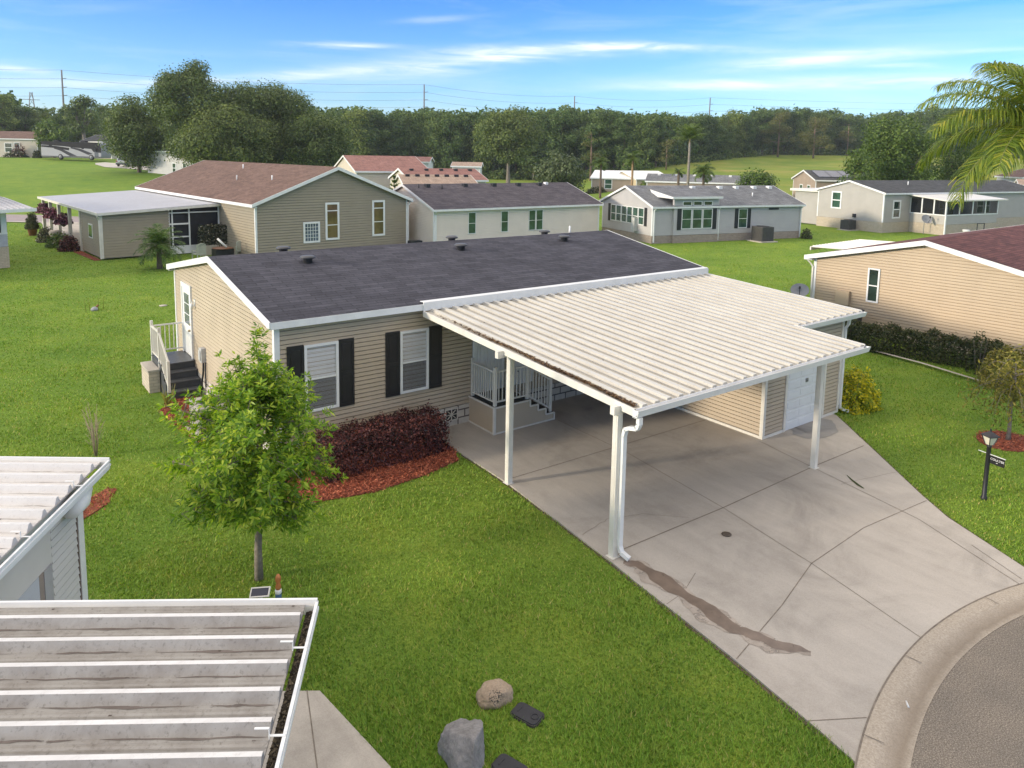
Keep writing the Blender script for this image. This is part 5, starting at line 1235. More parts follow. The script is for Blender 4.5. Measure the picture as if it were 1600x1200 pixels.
w=MB().box(.34,.02,0.02,4.8,.4,2.62,Mw)
Mo=frame(Mw@Vector((0,0,0)),tuple(dd2),tuple(dd1)); 
lap(w,Mo,.1,2.55,lambda z:(.34,1.02),.1)
w.build('wall',mat('pale_siding',(.56,.54,.52),.5,.05,1.5),sd)
MB().box(1.02,-.012,.02,4.8,.02,2.62,Mw).build('wall_panel',mat('pale_panel',(.58,.55,.52),.5,.05,1.5),sd)
t=MB().box(.22,-.03,.02,.36,.12,2.62,Mw).box(.20,-.012,.02,.24,.14,2.62,Mw); t.build('corner_post',white,sd)
t=MB().box(.34,-.02,0.02,.385,.02,2.62,Mw); t.build('corner_gap',mat('rust_line',(.14,.10,.08),.8),sd)
t=MB().box(1.06,-.03,.02,1.24,-.014,1.95,Mw); t.build('door_jamb',mat('grey_jamb',(.36,.35,.36),.5),sd)
t=MB().box(1.24,-.02,.02,1.34,-.0135,1.95,Mw); t.build('door_seal',mat('brown_seal',(.27,.22,.19),.7),sd)
t=MB().box(1.34,-.018,.02,3.6,-.0132,1.95,Mw); t.build('door',mat('pale_blue_door',(.47,.48,.52),.5,.04,2),sd)
sp=MB()
sp.tube([Ms_@Vector((.32,.25,-.11)),Ms_@Vector((.34,.22,-.22)),Ms_@Vector((.5,.18,-.30)),Ms_@Vector((.75,.16,-.30))],[.10,.13,.13,.11],14); sp.build('round_vent_hood',white,sd)
pq=empty('house_number_sign',tuple(Mw@Vector((2.28,-.03,2.18))),math.atan2(dd2.y,dd2.x),'black house number plaque on the pale outbuilding wall','sign')
Mq=frame((0,0,0),(1,0,0),(0,1,0))
MB().box(-.02,-.012,-.12,.62,.012,.12,Matrix.Identity(4)).build('plaque',mat('sign_black',(.013,.013,.015),.4,.2,3),pq)
q=MB().box(-.035,-.008,-.135,-.021,.012,.135).box(-.035,-.008,.121,.635,.012,.135).box(-.035,-.008,-.135,.635,.012,-.121); q.build('plaque_rim',mat('dish_grey',(.26,.26,.28),.5),pq)
out=Vector((dd1.x,dd1.y,0)); rzp=math.atan2(dd2.y,dd2.x); loc_out=Matrix.Rotation(-rzp,3,'Z')@out
text('5',.17,frame((.085,.014*(1 if loc_out.y>0 else -1),-.005),(-1,0,0) if loc_out.y>0 else (1,0,0),(0,0,1),(0,1 if loc_out.y>0 else -1,0)),white,'numeral',pq)
# ================================================================== FAR HOUSES
def far_house(name,label,pL,dL,pR,dR,eave,ridge,W,wall,roof,wins=(),lwins=(),z0=None,faces='fl',ov=.3,vents=0,ventm=None,glass=None,skirt=None):
    a=Vector(col(pL,dL)+(0,)); b=Vector(col(pR,dR)+(0,)); d=b-a; L=d.length
    zz=ztf(a.x,a.y) if z0 is None else z0
    h=House(name,(a.x,a.y,zz-.2),math.atan2(d.y,d.x),L,W,eave-zz+.2,ridge-zz+.2,wall,roof,skirt,.05,ov,.25,.2,label,'house',faces=faces,fas=.22)
    for fr_,zb,w_,hh in wins: h.window('f',fr_*L,zb,w_,hh,glass or glass_dark,fw=.12)
    for fr_,zb,w_,hh in lwins: h.window('l',fr_*W,zb,w_,hh,glass or glass_dark,fw=.12)
    for i in range(vents): h.boxvent(L*(i+.6)/(vents),W*.40,ventm or darkmetal,.42,.2)
    return h
E_=lambda px,py,d:hgt(px,py,d)
cream=mat('cream_wall',(.56,.50,.42),.7,.06,1)
# left, beyond the field
h=far_house('brown_roofed_house','cream house with brown hip roof behind the parked motorhome at far left',-60,150,62,150,E_(40,217,150),E_(30,205,150),9,cream,roof_brown,[(.58,1.2,1.6,1.9),(.70,1.0,1.2,2.2)])
h=far_house('porch_house','grey roofed house with small front porch right of the motorhome',131,152,176,150,E_(150,221,150),E_(150,210,150),8,cream,roof_dgrey,[(.6,.9,1.2,2.2)])
MB().box(3.2,-2.2,E_(150,224,150)-h.root.location.z,6.8,0,E_(150,224,150)-h.root.location.z+.3).build('porch_roof',offwhite,h.root)
far_house('white_garage','long white garage seen beneath the big oaks',232,118,302,112,E_(265,236,115),E_(265,230,115),7,mat('shaded_white_wall',(.50,.49,.48),.6,.05,1),roof_grey,[(.55,.3,1.0,1.6),(.78,.3,1.0,1.6)])
# centre rows
far_house('red_roofed_house','large house with faded red roof left of centre behind the oaks',556,92,668,96,E_(600,267,93),E_(600,243.5,98),13,cream,roof_pink,[(.18,1.0,1.6,1.2)],z0=.5)
far_house('long_red_roofed_house','low house with long faded red roof and a row of dark vents',640,84,757,88,E_(700,281,85),E_(700,263.5,88),8,cream,roof_pink,[(.1,1.4,1.0,1.4),(.26,1.4,.8,1.2)],z0=.0,vents=5)
far_house('tan_roofed_house','house with tan roof and small vents before the red roofs',632,72,742,74,E_(680,288,72),E_(680,273,75),7,cream,roof_tan,[(.1,1.6,1.2,1.2)],z0=.0,vents=7)
far_house('white_porch_house','small white house with pinkish roof and open porch at the wood edge',620,124,668,124,E_(645,252,124),E_(640,244.5,126),7,mat('white_wall',(.66,.65,.64),.6,.05,1),roof_pink,[(.2,1.8,1.4,.8),(.72,.6,.9,2),(.86,.6,.9,2)],z0=1.5)
far_house('pale_roofed_house','house with pale cream roof half hidden by the tall centre tree',705,112,748,112,E_(725,259,112),E_(720,253,114),7,mat('white_wall',(.66,.65,.64),.6,.05,1),roof_tan,z0=1.)
# right centre
far_house('white_roofed_house','tan house with white metal roof beneath the small palms',922,133,1000,131,E_(960,278,131),E_(960,266.5,136),14,siding_tan,mat('white_roof',(.78,.77,.75),.5,.04,1),[(.26,.9,1.4,1.8)],glass=glass_green)
far_house('yellow_house','pale yellow house with white roof right of the small palms',992,130,1046,132,E_(1010,279,131),E_(1020,267,135),11,mat('yellow_wall',(.55,.46,.30),.7,.06,1),mat('white_roof',(.78,.77,.75),.5,.04,1),[(.3,.6,1.2,2.2)])
far_house('grey_roofed_house','grey roofed tan house with small front gables in the far middle',1008,112,1180,108,E_(1090,284,110),E_(1090,272.5,114),9,siding_tan,roof_grey,[(.1,.6,1.2,1.5)],vents=6,ventm=white)
h=far_house('solar_roofed_house','tan house with dark solar panels on its roof at right',1271,112,1372,112,E_(1300,281,112),E_(1300,266.5,113),9,siding_tan,roof_dgrey,[(.4,.5,1.2,1.8)],[(.22,1.0,1.2,2.1),(.55,1.0,1.2,2.1)],glass=glass_green)
sp=MB(); pan=glassmat('solar_cells',(.05,.055,.09),.15,.6)
for i in range(4):
    x0=h.L*(.08+.2*i); y0,y1=.9,3.9; sp.add([(x0,y0,h.pt(y0)+.12),(x0+h.L*.19,y0,h.pt(y0)+.12),(x0+h.L*.19,y1,h.pt(y1)+.12),(x0,y1,h.pt(y1)+.12),(x0,y0,h.pt(y0)+.02),(x0+h.L*.19,y0,h.pt(y0)+.02),(x0+h.L*.19,y1,h.pt(y1)+.02),(x0,y1,h.pt(y1)+.02)],[(0,1,2,3),(7,6,5,4),(0,4,5,1),(1,5,6,2),(2,6,7,3),(3,7,4,0)])
sp.build('solar_panel',pan,h.root)
far_house('far_right_garage','white garage with brown roof seen below the palm fronds',1552,112,1594,104,E_(1570,276,105),E_(1570,263,107),7,mat('white_wall',(.66,.65,.64),.6,.05,1),roof_brown,[(.25,.2,2.6,1.9)])
far_house('tan_gable_house','tan house with pale roof edge cut off at the right margin',1590,88,1720,84,E_(1595,289,86),E_(1600,281,87),8,siding_beige,roof_tan)
# ================================================================== VEHICLES
def motorhome():
    a=Vector(col(67,140)+(0,)); b=Vector(col(160,137)+(0,)); d=b-a; L=d.length; z=max(ztf(a.x,a.y),ztf(b.x,b.y))+.15
    o=empty('motorhome',(a.x,a.y,z),math.atan2(d.y,d.x),'long silver motorhome with black swooshes parked across the far field','motorhome')
    silver=mat('rv_silver',(.24,.245,.28),.5,.05,.5); blk=mat('rv_black',(.012,.013,.017),.6,.2,2,0,80,0,.1)
    pr_=[(0,.40),(0,3.1),(.15,3.35),(L-.5,3.25),(L-.12,3.0),(L,1.9),(L,.9),(L-.1,.38)]
    MB().prism(pr_[::-1],0,2.5,frame((0,0,0),(1,0,0),(0,0,1),(0,1,0))).build('body',silver,o,.08)
    def deco(name,poly,m,y=-.012): MB().prism(poly,-.02,.012,frame((0,0,0),(1,0,0),(0,0,1),(0,-1,0))).build(name,m,o)
    deco('roof_band',[(0.02,2.7),(L*.35,2.5),(L*.62,2.2),(L*.84,2.05),(L*.88,1.5),(L-.06,1.35),(L-.02,2.0),(L-.16,2.95),(L-.52,3.24),(.15,3.36),(.02,3.1)],blk)
    deco('stripe',[(0.1,2.6),(L*.25,2.5),(L*.48,2.15),(L*.47,1.7),(L*.25,2.1),(0.1,2.3)],blk)
    deco('stripe',[(L*.22,2.2),(L*.36,1.95),(L*.60,.70),(L*.48,.66),(L*.33,1.6),(L*.22,2.0)],mat('rv_grey',(.035,.035,.045),.6,.1,2,0,80,0,.1))
    deco('stripe',[(L*.5,2.35),(L*.66,2.05),(L*.86,1.2),(L*.79,.95),(L*.62,1.75),(L*.5,2.1)],mat('rv_grey',(.035,.035,.045),.6,.1,2,0,80,0,.1))
    deco('window',[(L*.14,2.3),(L*.19,2.3),(L*.19,2.65),(L*.14,2.65)],blk); deco('window',[(L*.68,2.0),(L*.72,2.0),(L*.72,2.4),(L*.68,2.4)],blk)
    deco('door',[(L*.89,.6),(L*.955,.6),(L*.955,2.2),(L*.89,2.2)],mat('rv_door',(.06,.07,.1),.25))
    deco('skirt_line',[(0.02,.5),(L-.15,.5),(L-.15,.62),(0.02,.62)],blk)
    for x in (.325,.835):
        M=Matrix.Translation((L*x,.0,.5))@Matrix.Rotation(R(90),4,'X')
        w=MB().lathe([(.3,-.28),(.48,-.28),(.52,-.2),(.52,.0),(.48,.05),(.3,.05),(0,.03)],22,M).build('wheel',rubber,o)
        MB().lathe([(.32,.05),(.30,.075),(.12,.08),(.1,.11),(0,.11)],18,M).build('rim',mat('dull_rim',(.22,.22,.23),.5),w)
    MB().box(L*.15,.9,3.2,L*.23,1.7,3.6).build("roof_unit",blk,o,.05); MB().box(L*.6,.9,3.2,L*.68,1.7,3.5).build("roof_unit",blk,o,.05)
    MB().box(L-.1,-.2,2.0,L+.1,-.05,2.45).build('mirror',blk,o)
    MB().prism([(0,0),(0,0)],0,0) if False else None
motorhome()
def car(name,label,px,dep,rz,cm):
    x,y=col(px,dep); o=empty(name,(x,y,ztf(x,y)+.07),rz,label,'car')
    S=frame((0,0,0),(1,0,0),(0,0,1),(0,1,0))
    body=[(-2.2,.35),(-2.25,.75),(-2.15,1.0),(1.0,1.02),(1.95,.92),(2.25,.7),(2.25,.35)]
    MB().prism(body[::-1],-.9,.9,S).build('body',cm,o,.08)
    cab=[(-2.1,1.0),(-1.75,1.55),(-1.4,1.66),(.1,1.64),(.95,1.02)]
    MB().prism(cab[::-1],-.78,.78,S).build('cabin',cm,o,.08)
    gl=MB()
    gl.prism([(-1.9,1.08),(-1.62,1.5),(-.02,1.54),(.68,1.08)][::-1],-.80,.80,S)
    gl.add([(-2.08,-.62,1.08),(-2.08,.62,1.08),(-1.80,.58,1.52),(-1.80,-.58,1.52)],[(0,1,2,3)]); gl.build('window',glass_dark,o)
    for q in (-1.35,1.4):
        for s in (-1,1):
            M=Matrix.Translation((q,s*.86,.33))@Matrix.Rotation(R(90),4,'X')
            w=MB().lathe([(.2,-.12),(.33,-.1),(.34,0),(.33,.1),(.2,.12),(0,.12)],18,M).build('wheel',rubber,o); MB().lathe([(0,-.125),(.2,-.125),(.2,.125),(0,.125)],14,M).build('rim',mat('chrome',(.55,.55,.56),.25,.05,2,0,80,.8),w)
    for s in (-1,1): MB().box(-2.27,s*.72-.12,.8,-2.18,s*.72+.12,1.0).build('tail_light',mat('tail_red',(.3,.02,.02),.3),o)
    MB().box(-2.32,-.88,.33,-2.2,.88,.55).build('bumper',darkmetal,o,.03)
    return o
car('parked_car','silver car parked beneath the oak edge by the far drive',200,128,R(55),carpaint)
# ================================================================== TREES
def T_(name,label,px,dep,top,wpx,base_frac,nl,per,leaf,lm,seed,bark=None,group=None,**k):
    x,y=col(px,dep); z=ztf(x,y); h=hgt(px,top,dep)-z
    return make_tree(name,label,'tree',(x,y,z),h,wpx/F*dep,base_frac,nl,per,leaf,lm,bark or bark_brown,seed,group,**k)
T_('oak_tree','lower oak at the left flank of the big oak group',218,118,148,118,.03,46,190,.31,L_oak,201,lr=.34)
T_('oak_tree','tallest oak of the left group with feathery top',308,112,94,165,.10,66,190,.31,L_oak,202,lr=.28,shape=1.4)
T_('oak_tree','broad dark oak at the right of the left group',412,116,121,190,.04,70,190,.31,L_oak,203,lr=.28)
T_('oak_tree','lower rounded oak trailing off right behind the taupe roof',498,112,166,120,.03,46,190,.31,L_oak,204,lr=.32)
T_('oak_tree','dense oak skirt above the brown roof in the left group',355,108,160,170,.0,50,190,.31,L_oak,205,lr=.34)
T_('round_tree','round yellow green tree behind the motorhome',87,150,182,66,.08,34,80,.5,L_mid,206,lr=.36)
T_('leafy_tree','tall pale trunked tree between the motorhome and the oaks',135,168,148,62,.25,26,55,.55,L_oak,207,bark_grey,lr=.34,r0=.5)
T_('round_tree','bright green round tree in front of the brown roofed house row',1390,98,166,150,.0,64,170,.28,L_mid,208,lr=.3,shape=.6)
T_('round_tree','smaller bright green tree left of the big round tree at right',1333,92,217,62,.0,30,110,.32,L_mid,209,lr=.36)
T_('round_tree','green tree partly behind the palm fronds at right',1485,104,172,110,.02,46,150,.3,L_mid,210,lr=.32)
T_('spreading_tree','tall olive tree with bare forked limbs behind the white house',792,165,163,112,.22,56,90,.45,L_oak,211,bark_grey,lr=.3,r0=.45,trunk_frac=.5)
T_('round_tree','silvery green rounded tree behind the white house right end',873,96,229,92,.0,44,120,.34,leafmat('silver_green',[(0,(.045,.065,.03)),(.5,(.085,.115,.05)),(1,(.14,.175,.08))],.22,.5),212,lr=.32)
T_('broad_shrub','broad dark green shrub mass beside the solar roofed house',1178,104,260,75,.0,26,130,.3,L_mid,213,lr=.4)
T_('small_tree','small green tree between the tan and yellow houses',1004,128,280,14,.0,10,200,.3,L_mid,214,lr=.6)
def pine(px,dep,top,base,wpx,seed,label,nl=20,moss=True):
    x,y=col(px,dep); z=ztf(x,y); h=hgt(px,top,dep)-z; r=np.random.default_rng(seed); w=wpx/F*dep
    root=empty('pine_tree',(x,y,z),0,label,'tree'); lum=[]
    for i in range(nl):
        f=r.random(); zz=h*(base+(1-base)*f); ww=w*.5*(1-.55*f)*r.uniform(.2,1); a=r.uniform(0,6.28); q=w*.17*r.uniform(.7,1.2)
        lum.append(((ww*math.cos(a),ww*math.sin(a),zz-q*.4),(q,q,q*.6)))
    npmesh('crown',lumps_crown(r,lum,75,.5,.4,.9),4,L_pine,root)
    t=MB(); t.tube([(0,0,-.5),(.05,0,h*.5),(0,.1,h*.95)],[h*.024,h*.016,h*.005],8)
    for l in lum: t.tube([(0,0,l[0][2]-.6),l[0]],[h*.005,h*.002],5)
    t.build('trunk',mat('pine_bark',(.22,.15,.11),.9,.3,4),root)
pine(1209,262,176,.40,52,301,'lone pine on the fairway with bare lower trunk, left of the two',22)
pine(1264,258,184,.33,58,302,'rounder pine on the fairway just right of the lone pine',26)
pine(1037,186,216,.36,38,303,'small pine at the left end of the fairway',16)
pine(1316,285,192,.4,30,304,'slender pine standing at the wood edge behind the fairway',14)
pine(920,180,205,.3,36,305,'pale pine before the wood above the small palms',16)
def far_palm(px,dep,top,fl,seed,label,bark,th_f=.8,nf=16,droop=1.0,lw=.07,lo=-30):
    x,y=col(px,dep); z=ztf(x,y); h=hgt(px,top,dep)-z
    palm('palm_tree',label,(x,y,z),h-fl*.35,.16,nf,fl,fl*.38,L_palm,bark,seed,'palms behind the grey house',droop=droop,hang=.6,nl=26,lw=lw,lo=lo,hi=80)
far_palm(936,118,252,1.6,401,'small slim palm left of the white roofed house',bark_brown)
far_palm(985,112,244,2.0,402,'medium palm with orange trunk before the white metal roof',bark_orange,droop=1.1)
far_palm(1072,98,212,2.4,403,'tallest palm with upswept fronds and pale trunk',bark_palm,nf=20,droop=.4,lo=15)
far_palm(1057,96,266,1.0,404,'short thin palm with few fronds beside the tallest palm',bark_brown,nf=7)
far_palm(1096,96,264,1.7,405,'low palm with drooping fronds right of the tallest palm',bark_brown,droop=1.2)
# norfolk pine between roofs
x,y=col(615,62); npn=empty('norfolk_pine',(x,y,0),0,'small tiered dark green conifer between the taupe and white roofs','tree'); r=np.random.default_rng(5); V=[]; t=MB().tube([(0,0,-.2),(0,0,4.9)],[.08,.02],6); hN=hgt(615,275,62)
t=MB().tube([(0,0,-.2),(0,0,hN)],[.09,.02],6)
for i in range(9):
    z=hN-.15-.34*i; rr=.12+.13*i
    for k_ in range(9):
        a=k_*6.283/9+i; 
        for q in range(14): f=q/14; V.append([rr*f*math.cos(a)+r.normal()*.03,rr*f*math.sin(a)+r.normal()*.03,z+.22*f*f+r.normal()*.03])
V=np.array(V); npmesh('crown',diamonds(r,V,np.tile([0,0,1.],(len(V),1)),.22,.4,.5),4,L_mid,npn); t.build('trunk',bark_brown,npn)
bush('vine_shrub','loose yellow green shrub at the right rear corner of the charcoal roofed house',(14.9,1.6,0),(2.0,3.4,3.0),2600,.13,L_weep,92)
bush('foundation_shrub','row of low shrubs before the tan house under the palms',col(930,130)+(ztf(*col(930,130)),),(5,1.2,1.2),900,.25,L_hedge,93)
for i,(px,d,w,h,lb) in enumerate(((27,148,4.5,1.3,'clipped hedge before the cream house at far left'),(60,147,1.6,1.6,'small clipped shrub by the cream house doorway'),(32,149,2.6,2.8,'dark red leaved shrub before the cream house wall'))): bush('far_shrub',lb,col(px,d)+(ztf(*col(px,d)),),(w,1.4,h),600,.3,L_hedge if i<2 else L_purple,95+i)
# ---- wood behind: edge trees one by one, the rest of the wood as one mass
protos=[]
for i in range(6):
    rr=np.random.default_rng(500+i)
    tr_=make_tree('wood_tree','dense dark green tree in the wood closing the view behind the houses','tree',(0,0,0),20,rr.uniform(9.5,12.5),.02+.1*(i%2),52,78,.52,L_wood,bark_brown,510+i,'trees of the far wood',lr=.34,shape=[.5,1.2,.2,.9,.4,1.5][i],r0=.35,trunk_frac=.6)
    protos.append(tr_)
tops=[(-80,145),(0,142),(20,143),(40,160),(60,172),(85,178),(110,166),(160,164),(200,160),(440,158),(470,160),(500,165),(560,165),(600,171),(640,167),(700,168),(735,172),(745,168),(800,166),(862,168),(880,166),(935,166),(975,172),(1000,174),(1050,173),(1082,174),(1118,179),(1140,171),(1175,167),(1232,168),(1270,172),(1285,167),(1312,172),(1347,177),(1370,172),(1417,172),(1447,161),(1475,165),(1530,168),(1600,168),(1680,165)]
tx_=[t[0] for t in tops]; ty_=[t[1] for t in tops]
def wood_depth(px): return float(np.interp(px,[-80,160,420,700,950,1000,1100,1200,1400,1700],[182,196,200,205,200,192,232,285,300,300]))
rng=np.random.default_rng(600); used=[False]*6; pos=[]
px=-70
while px<1690:
    if 165<px<440: px+=30
    d=wood_depth(px)+rng.uniform(-5,5); pos.append((px,d,float(np.interp(px,tx_,ty_))+rng.uniform(-4,9),1.)); px+=rng.uniform(11,19)
for k_,(px,d,ty,_) in enumerate(pos):
    i=int(rng.integers(0,6)); 
    if used[i]: o=copy_tree(protos[i])
    else: o=protos[i]; used[i]=True
    x,y=col(px,d); z=ztf(x,y); h=hgt(px,ty,d)-z; s=h/20.
    ws=s*rng.uniform(.9,1.25)
    o.location=(x,y,z-.3); o.scale=(ws,ws,s); o.rotation_euler=(0,0,rng.uniform(0,6.28))
for i in range(6):
    if not used[i]: protos[i].location=col(1650,320)+(ztf(*col(1650,320)),)
# rear mass
V=[]; rg=np.random.default_rng(700); lum=[]
px=-150
while px<1760:
    d=wood_depth(px)+rg.uniform(10,24); top=float(np.interp(px,tx_,ty_))+rg.uniform(-1,6)
    if 200<px<430: top+=10
    x,y=col(px,d); z=ztf(x,y); zt_=hgt(px,top,d)
    for q in range(7):
        f=q/6; r_=rg.uniform(2.6,4.2); lum.append(((x+rg.normal()*2.5,y+rg.normal()*2.5,z+1+(zt_-z-r_-1)*f),(r_,r_,r_*.8)))
    px+=rg.uniform(7,11)
wd=npmesh('wood',lumps_crown(rg,lum,20,1.1,.7,.7),4,L_wood); tag(wd,'dark mass of the wood behind its edge trees','wood',kind='stuff')
# understory at the foot of the wood
lum=[]; px=-80
while px<1700:
    d=wood_depth(px)-4+rg.uniform(-2,3); x,y=col(px,d); z=ztf(x,y); r_=rg.uniform(1.0,2.2); lum.append(((x,y,z+r_*.5),(r_*1.3,r_*1.3,r_))); px+=rg.uniform(5,9)
us=npmesh('undergrowth',lumps_crown(rg,lum,45,.55,.7,.7),4,L_wood); tag(us,'low scrub along the foot of the far wood','undergrowth',kind='stuff')
# ================================================================== POWER LINE
polem=mat('utility_pole',(.17,.16,.155),.8); poles=[(106,262,113),(661,297,135),(892,339,152.5),(1100,345,155),(-360,230,85),(1800,420,165)]
lbs=['tallest looking power pole rising behind the trees at far left','power pole above the wood left of the centre','power pole above the wood right of the centre','thin power pole above the wood at the right','power pole beyond the left edge','power pole beyond the right edge']
tp=[]
for i,(px,d,ty) in enumerate(poles):
    x,y=col(px,d); z=ztf(x,y); zt_=hgt(px,ty,d); tp.append(Vector((x,y,zt_)))
    if i>3: continue
    o=empty('power_pole',(x,y,z),0,lbs[i],'power pole','power poles behind the wood')
    MB().tube([(0,0,-1),(0,0,zt_-z)],[.42,.24],8).build('pole',polem,o)
    for q in (3.,6.,8.8): MB().tube([(0,0,zt_-z-q),(1.5*(.8),-1.5*.6,zt_-z-q+.2)],.10,6).build('insulator_arm',polem,o)
order=[4,0,1,2,3,5]
for w_,(q,lb) in enumerate(((0.,'topmost power line wire strung across the sky'),(3.,'second power line wire from the top'),(6.,'third power line wire from the top'),(8.8,'lowest power line wire just above the trees'))):
    m=MB(); pts=[]
    for a,b in zip(order[:-1],order[1:]):
        A=tp[a]-Vector((0,0,q));B_=tp[b]-Vector((0,0,q))
        for i in range(16): f=i/16; p=A.lerp(B_,f); p.z-=4*1.6*f*(1-f); pts.append(tuple(p))
    m.tube(pts,.04,4,smooth=False); tag(m.build('power_line',polem),lb,'power line','wires of the power line')
x,y=col(57,330); py_=empty('pylon',(x,y,ztf(x,y)),0,'faint distant lattice pylon at far left','pylon'); hh=hgt(57,146,330)-ztf(x,y); m=MB()
for sx in (-1,1):
    for sy in (-1,1): m.tube([(sx*2.5,sy*2.5,0),(sx*.4,sy*.4,hh)],.14,4)
for q in range(8): z=hh*q/8; w_=2.5-2.1*q/8; w2=2.5-2.1*(q+1)/8; m.tube([(-w_,-w_,z),(w2,-w2,hh*(q+1)/8)],.08,4); m.tube([(w_,-w_,z),(-w2,-w2,hh*(q+1)/8)],.08,4)
m.tube([(-3.2,0,hh*.86),(3.2,0,hh*.86)],.12,4); m.build('lattice',polem,py_)
# ================================================================== GRASS BLADES
def blades(n=760000):
    r=np.random.default_rng(900)
    # sample by image-like density: more near the viewer
    dep=6.0/(1-r.random(n)*(1-6.0/36.0)); dep=6+(72-6)*r.random(n)**2.1
    pxs=r.uniform(-120,1720,n); rt=(pxs-800)/F*dep
    x=CAM[0]+FX*dep+FY*rt; y=CAM[1]+FY*dep-FX*rt; P=np.column_stack([x,y])
    ok=np.ones(n,bool)
    rad=np.hypot(x-RC[0],y-RC[1]); ok&=rad>9.13
    dp=[(a[0],a[1]) for a in drive_poly]
    ok&=~inpoly(P,dp)
    for poly in beds.values(): ok&=~inpoly(P,poly)
    ok&=~inpoly(P,[(-1.87,-6.85),(-5.97,-4.0),(-8.2,-8.5),(-6.5,-13.5),(-2.0,-11.5),(-1.69,-8.42)])
    ok&=~((x>0)&(x<L0)&(y>0)&(y<W0)); ok&=~((x>-1.2)&(x<0.05)&(y>5.8)&(y<8.0))
    ok&=~((np.hypot((x-wt[0])/.75,(y-wt[1])/.6)<1)|((x>20.6)&(y>-6.5)&(y<0)&(x+.2*y>20.7)))
    ok&=~((np.abs(x-.035)<.11)&(np.abs(y+8.71)<.17))
    x,y,dep=x[ok],y[ok],dep[ok]; n=len(x)
    # uneven growth: some patches shorter
    g=.75+.35*np.sin(x*1.7+.6*np.sin(y*2.3))*np.sin(y*1.9+1)+.25*r.normal(size=n)
    h=np.clip(.05*g,.02,.09)*np.clip(1.3-dep/72,.3,1); w=.0026+.00062*dep; a=r.uniform(0,6.283,n); ln=h*r.uniform(.3,1.1,n)
    dx,dy=np.cos(a)*ln,np.sin(a)*ln; b=a+1.57; wx,wy=np.cos(b)*w,np.sin(b)*w
    V=np.empty((n,3,3)); V[:,0]=np.column_stack([x-wx,y-wy,np.zeros(n)]); V[:,1]=np.column_stack([x+wx,y+wy,np.zeros(n)]); V[:,2]=np.column_stack([x+dx,y+dy,h])
    lm=leafmat('grass_blades',[(0,(.09,.17,.017)),(.4,(.165,.285,.034)),(.8,(.235,.36,.052)),(.95,(.32,.34,.07)),(1,(.42,.36,.16))],.25,.6,0,(.33,.31,.085))
    o=npmesh('grass',V.reshape(-1,3),3,lm); tag(o,'short green lawn grass around the driveway','grass',kind='stuff')
blades()
def haze(dens):
    mb=MB().box(-1300,-1300,-12,1300,1300,75); m=bpy.data.materials.new('haze'); m.use_nodes=True; N=m.node_tree.nodes; Lk=m.node_tree.links
    for n in list(N):
        if n.type!='OUTPUT_MATERIAL': N.remove(n)
    p=N.new('ShaderNodeVolumePrincipled'); p.inputs['Color'].default_value=(.86,.92,1,1); p.inputs['Density'].default_value=dens; p.inputs['Anisotropy'].default_value=.2
    Lk.new(p.outputs[0],N['Material Output'].inputs['Volume']); tag(mb.build('haze',m),'thin pale summer haze over the whole neighbourhood','haze',kind='stuff')
haze(.00022)
# ================================================================== LIGHT, SKY, CAMERA
SUN_AZ=(-.96,.28); SUN_EL=13.
w=bpy.data.worlds.new('World'); sc.world=w; w.use_nodes=True
N=w.node_tree.nodes; Lk=w.node_tree.links; bg=N['Background']
sky=N.new('ShaderNodeTexSky'); sky.sky_type='NISHITA'; sky.sun_disc=False; sky.sun_elevation=R(SUN_EL); sky.sun_rotation=math.atan2(SUN_AZ[0],SUN_AZ[1])
sky.altitude=30; sky.air_density=1.0; sky.dust_density=.6; sky.ozone_density=2.2
tc=N.new('ShaderNodeTexCoord'); mp=N.new('ShaderNodeMapping'); Lk.new(tc.outputs['Generated'],mp.inputs[0]); mp.inputs['Scale'].default_value=(2.6,2.6,21); mp.inputs['Rotation'].default_value=(R(1.2),R(-2.0),0); mp.inputs['Location'].default_value=(3.1,1.2,.35)
n1=N.new('ShaderNodeTexNoise'); n1.inputs['Scale'].default_value=1.0; n1.inputs['Detail'].default_value=9; n1.inputs['Roughness'].default_value=.58; n1.inputs['Distortion'].default_value=.7; Lk.new(mp.outputs[0],n1.inputs['Vector'])
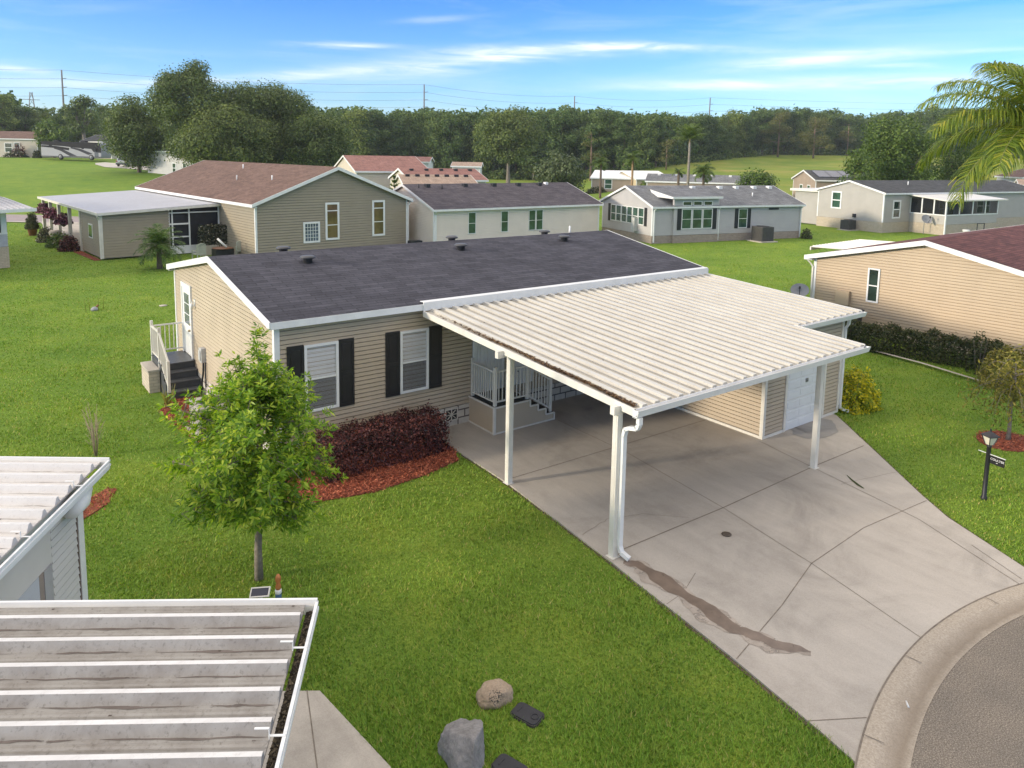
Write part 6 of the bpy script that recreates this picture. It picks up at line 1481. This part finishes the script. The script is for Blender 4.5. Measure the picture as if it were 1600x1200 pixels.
# cirrus streaks: bearings and elevations on the sky itself
def dotv(v):
    n=N.new('ShaderNodeVectorMath'); n.operation='DOT_PRODUCT'; Lk.new(tc.outputs['Generated'],n.inputs[0]); n.inputs[1].default_value=v; return n.outputs['Value']
def mth(op,a,b=None):
    n=N.new('ShaderNodeMath'); n.operation=op
    for i,v in enumerate((a,b)):
        if v is None: continue
        if isinstance(v,(int,float)): n.inputs[i].default_value=v
        else: Lk.new(v,n.inputs[i])
    return n.outputs[0]
fw_=mth('MAXIMUM',dotv((FX,FY,0)),.05); cu_=mth('DIVIDE',dotv((FY,-FX,0)),fw_); cv_=mth('DIVIDE',dotv((0,0,1)),fw_)
wob=mth('MULTIPLY',mth('SUBTRACT',n1.outputs['Fac'],.5),.035); cv_=mth('ADD',cv_,wob)
tot=None
for px,py,wd_,ht,sl_,st_ in ((850,88,150,11,.06,1.0),(1010,80,170,5,.02,.6),(760,100,90,9,.14,.5),(1265,92,135,9,.10,.85),(1130,130,150,8,.03,.7),(1440,124,170,9,.03,.7),(540,82,75,5,.0,.7),(600,112,110,11,.05,.6),(150,132,170,7,-.02,.6),(30,108,60,5,-.1,.6),(470,122,70,9,.08,.45),(690,40,60,5,.1,.3),(1380,104,60,5,.0,.5),(1560,80,120,4,.03,.4),(330,128,90,6,.05,.4)):
    u0=(px-800)/F; v0=(240.5+(px-800)*.0178-py)/F
    du=mth('SUBTRACT',cu_,u0); a_=mth('MULTIPLY',du,F/wd_); b_=mth('MULTIPLY',mth('SUBTRACT',mth('SUBTRACT',cv_,v0),mth('MULTIPLY',du,sl_)),F/ht)
    e_=mth('MULTIPLY',mth('EXPONENT',mth('MULTIPLY',mth('ADD',mth('MULTIPLY',a_,a_),mth('MULTIPLY',b_,b_)),-1.)),st_)
    tot=e_ if tot is None else mth('ADD',tot,e_)
mp2=N.new('ShaderNodeMapping'); Lk.new(tc.outputs['Generated'],mp2.inputs[0]); mp2.inputs['Scale'].default_value=(9,9,85); mp2.inputs['Rotation'].default_value=(R(2),R(-3),0)
n3=N.new('ShaderNodeTexNoise'); n3.inputs['Scale'].default_value=1.; n3.inputs['Detail'].default_value=8; n3.inputs['Roughness'].default_value=.6; n3.inputs['Distortion'].default_value=1.; Lk.new(mp2.outputs[0],n3.inputs['Vector'])
fine=ramp(N,Lk,n3.outputs['Fac'],[(.3,(.15,.15,.15)),(.65,(1,1,1))])
thin=ramp(N,Lk,n1.outputs['Fac'],[(.48,(0,0,0)),(.75,(.22,.22,.22))])
cl=mth('MINIMUM',mth('ADD',mth('MULTIPLY',tot,fine),thin),.92)
spz=N.new('ShaderNodeSeparateXYZ'); Lk.new(tc.outputs['Generated'],spz.inputs[0])
# clear blue low in the north-east, unseen white cloud overhead added to lift and neutralise the fill
n2=N.new('ShaderNodeTexNoise'); n2.inputs['Scale'].default_value=2.2; n2.inputs['Detail'].default_value=6; Lk.new(tc.outputs['Generated'],n2.inputs['Vector'])
ov=N.new('ShaderNodeMapRange'); ov.inputs[1].default_value=.26; ov.inputs[2].default_value=.5; Lk.new(spz.outputs[2],ov.inputs[0])
fill_veil=mix(N,Lk,1.,ramp(N,Lk,n2.outputs['Fac'],[(.30,(.55,.55,.55)),(.6,(1,1,1))]),ov.outputs[0],'MULTIPLY')
tint=ramp(N,Lk,spz.outputs[2],[(0.,(.47,.61,.86)),(.05,(.36,.54,.84)),(.2,(.145,.36,.70))])
skyc=mix(N,Lk,1.,sky.outputs[0],tint,'MULTIPLY')
cm=mix(N,Lk,cl,skyc,(3.2,3.3,3.4))
cm=mix(N,Lk,fill_veil,cm,(4.3,4.0,3.6))
Lk.new(cm,bg.inputs[0]); bg.inputs[1].default_value=.15
su=bpy.data.lights.new('sun','SUN'); su.energy=1.5; su.angle=R(5); su.color=(1,.86,.66)
so=bpy.data.objects.new('sun',su); COL.objects.link(so)
dv=Vector((SUN_AZ[0],SUN_AZ[1],0)).normalized()*math.cos(R(SUN_EL))+Vector((0,0,math.sin(R(SUN_EL))))
so.rotation_euler=dv.to_track_quat('Z','Y').to_euler(); so.location=dv*50
cd=bpy.data.cameras.new('camera'); cd.sensor_fit='HORIZONTAL'; cd.sensor_width=36; cd.lens=F*36/1600; cd.shift_y=-(600-PY)/1600; cd.clip_end=8000; cd.clip_start=.1
co=bpy.data.objects.new('camera',cd); COL.objects.link(co)
mm=Matrix.Identity(4)
for i in range(3): mm[i][0]=cr[i];mm[i][1]=cu[i];mm[i][2]=-cf[i];mm[i][3]=CAM[i]
co.matrix_world=mm; sc.camera=co
sc.view_settings.view_transform='Standard'; sc.view_settings.look='None'; sc.view_settings.exposure=1.42; sc.view_settings.gamma=1
sc.cycles.max_bounces=6; sc.cycles.transparent_max_bounces=12
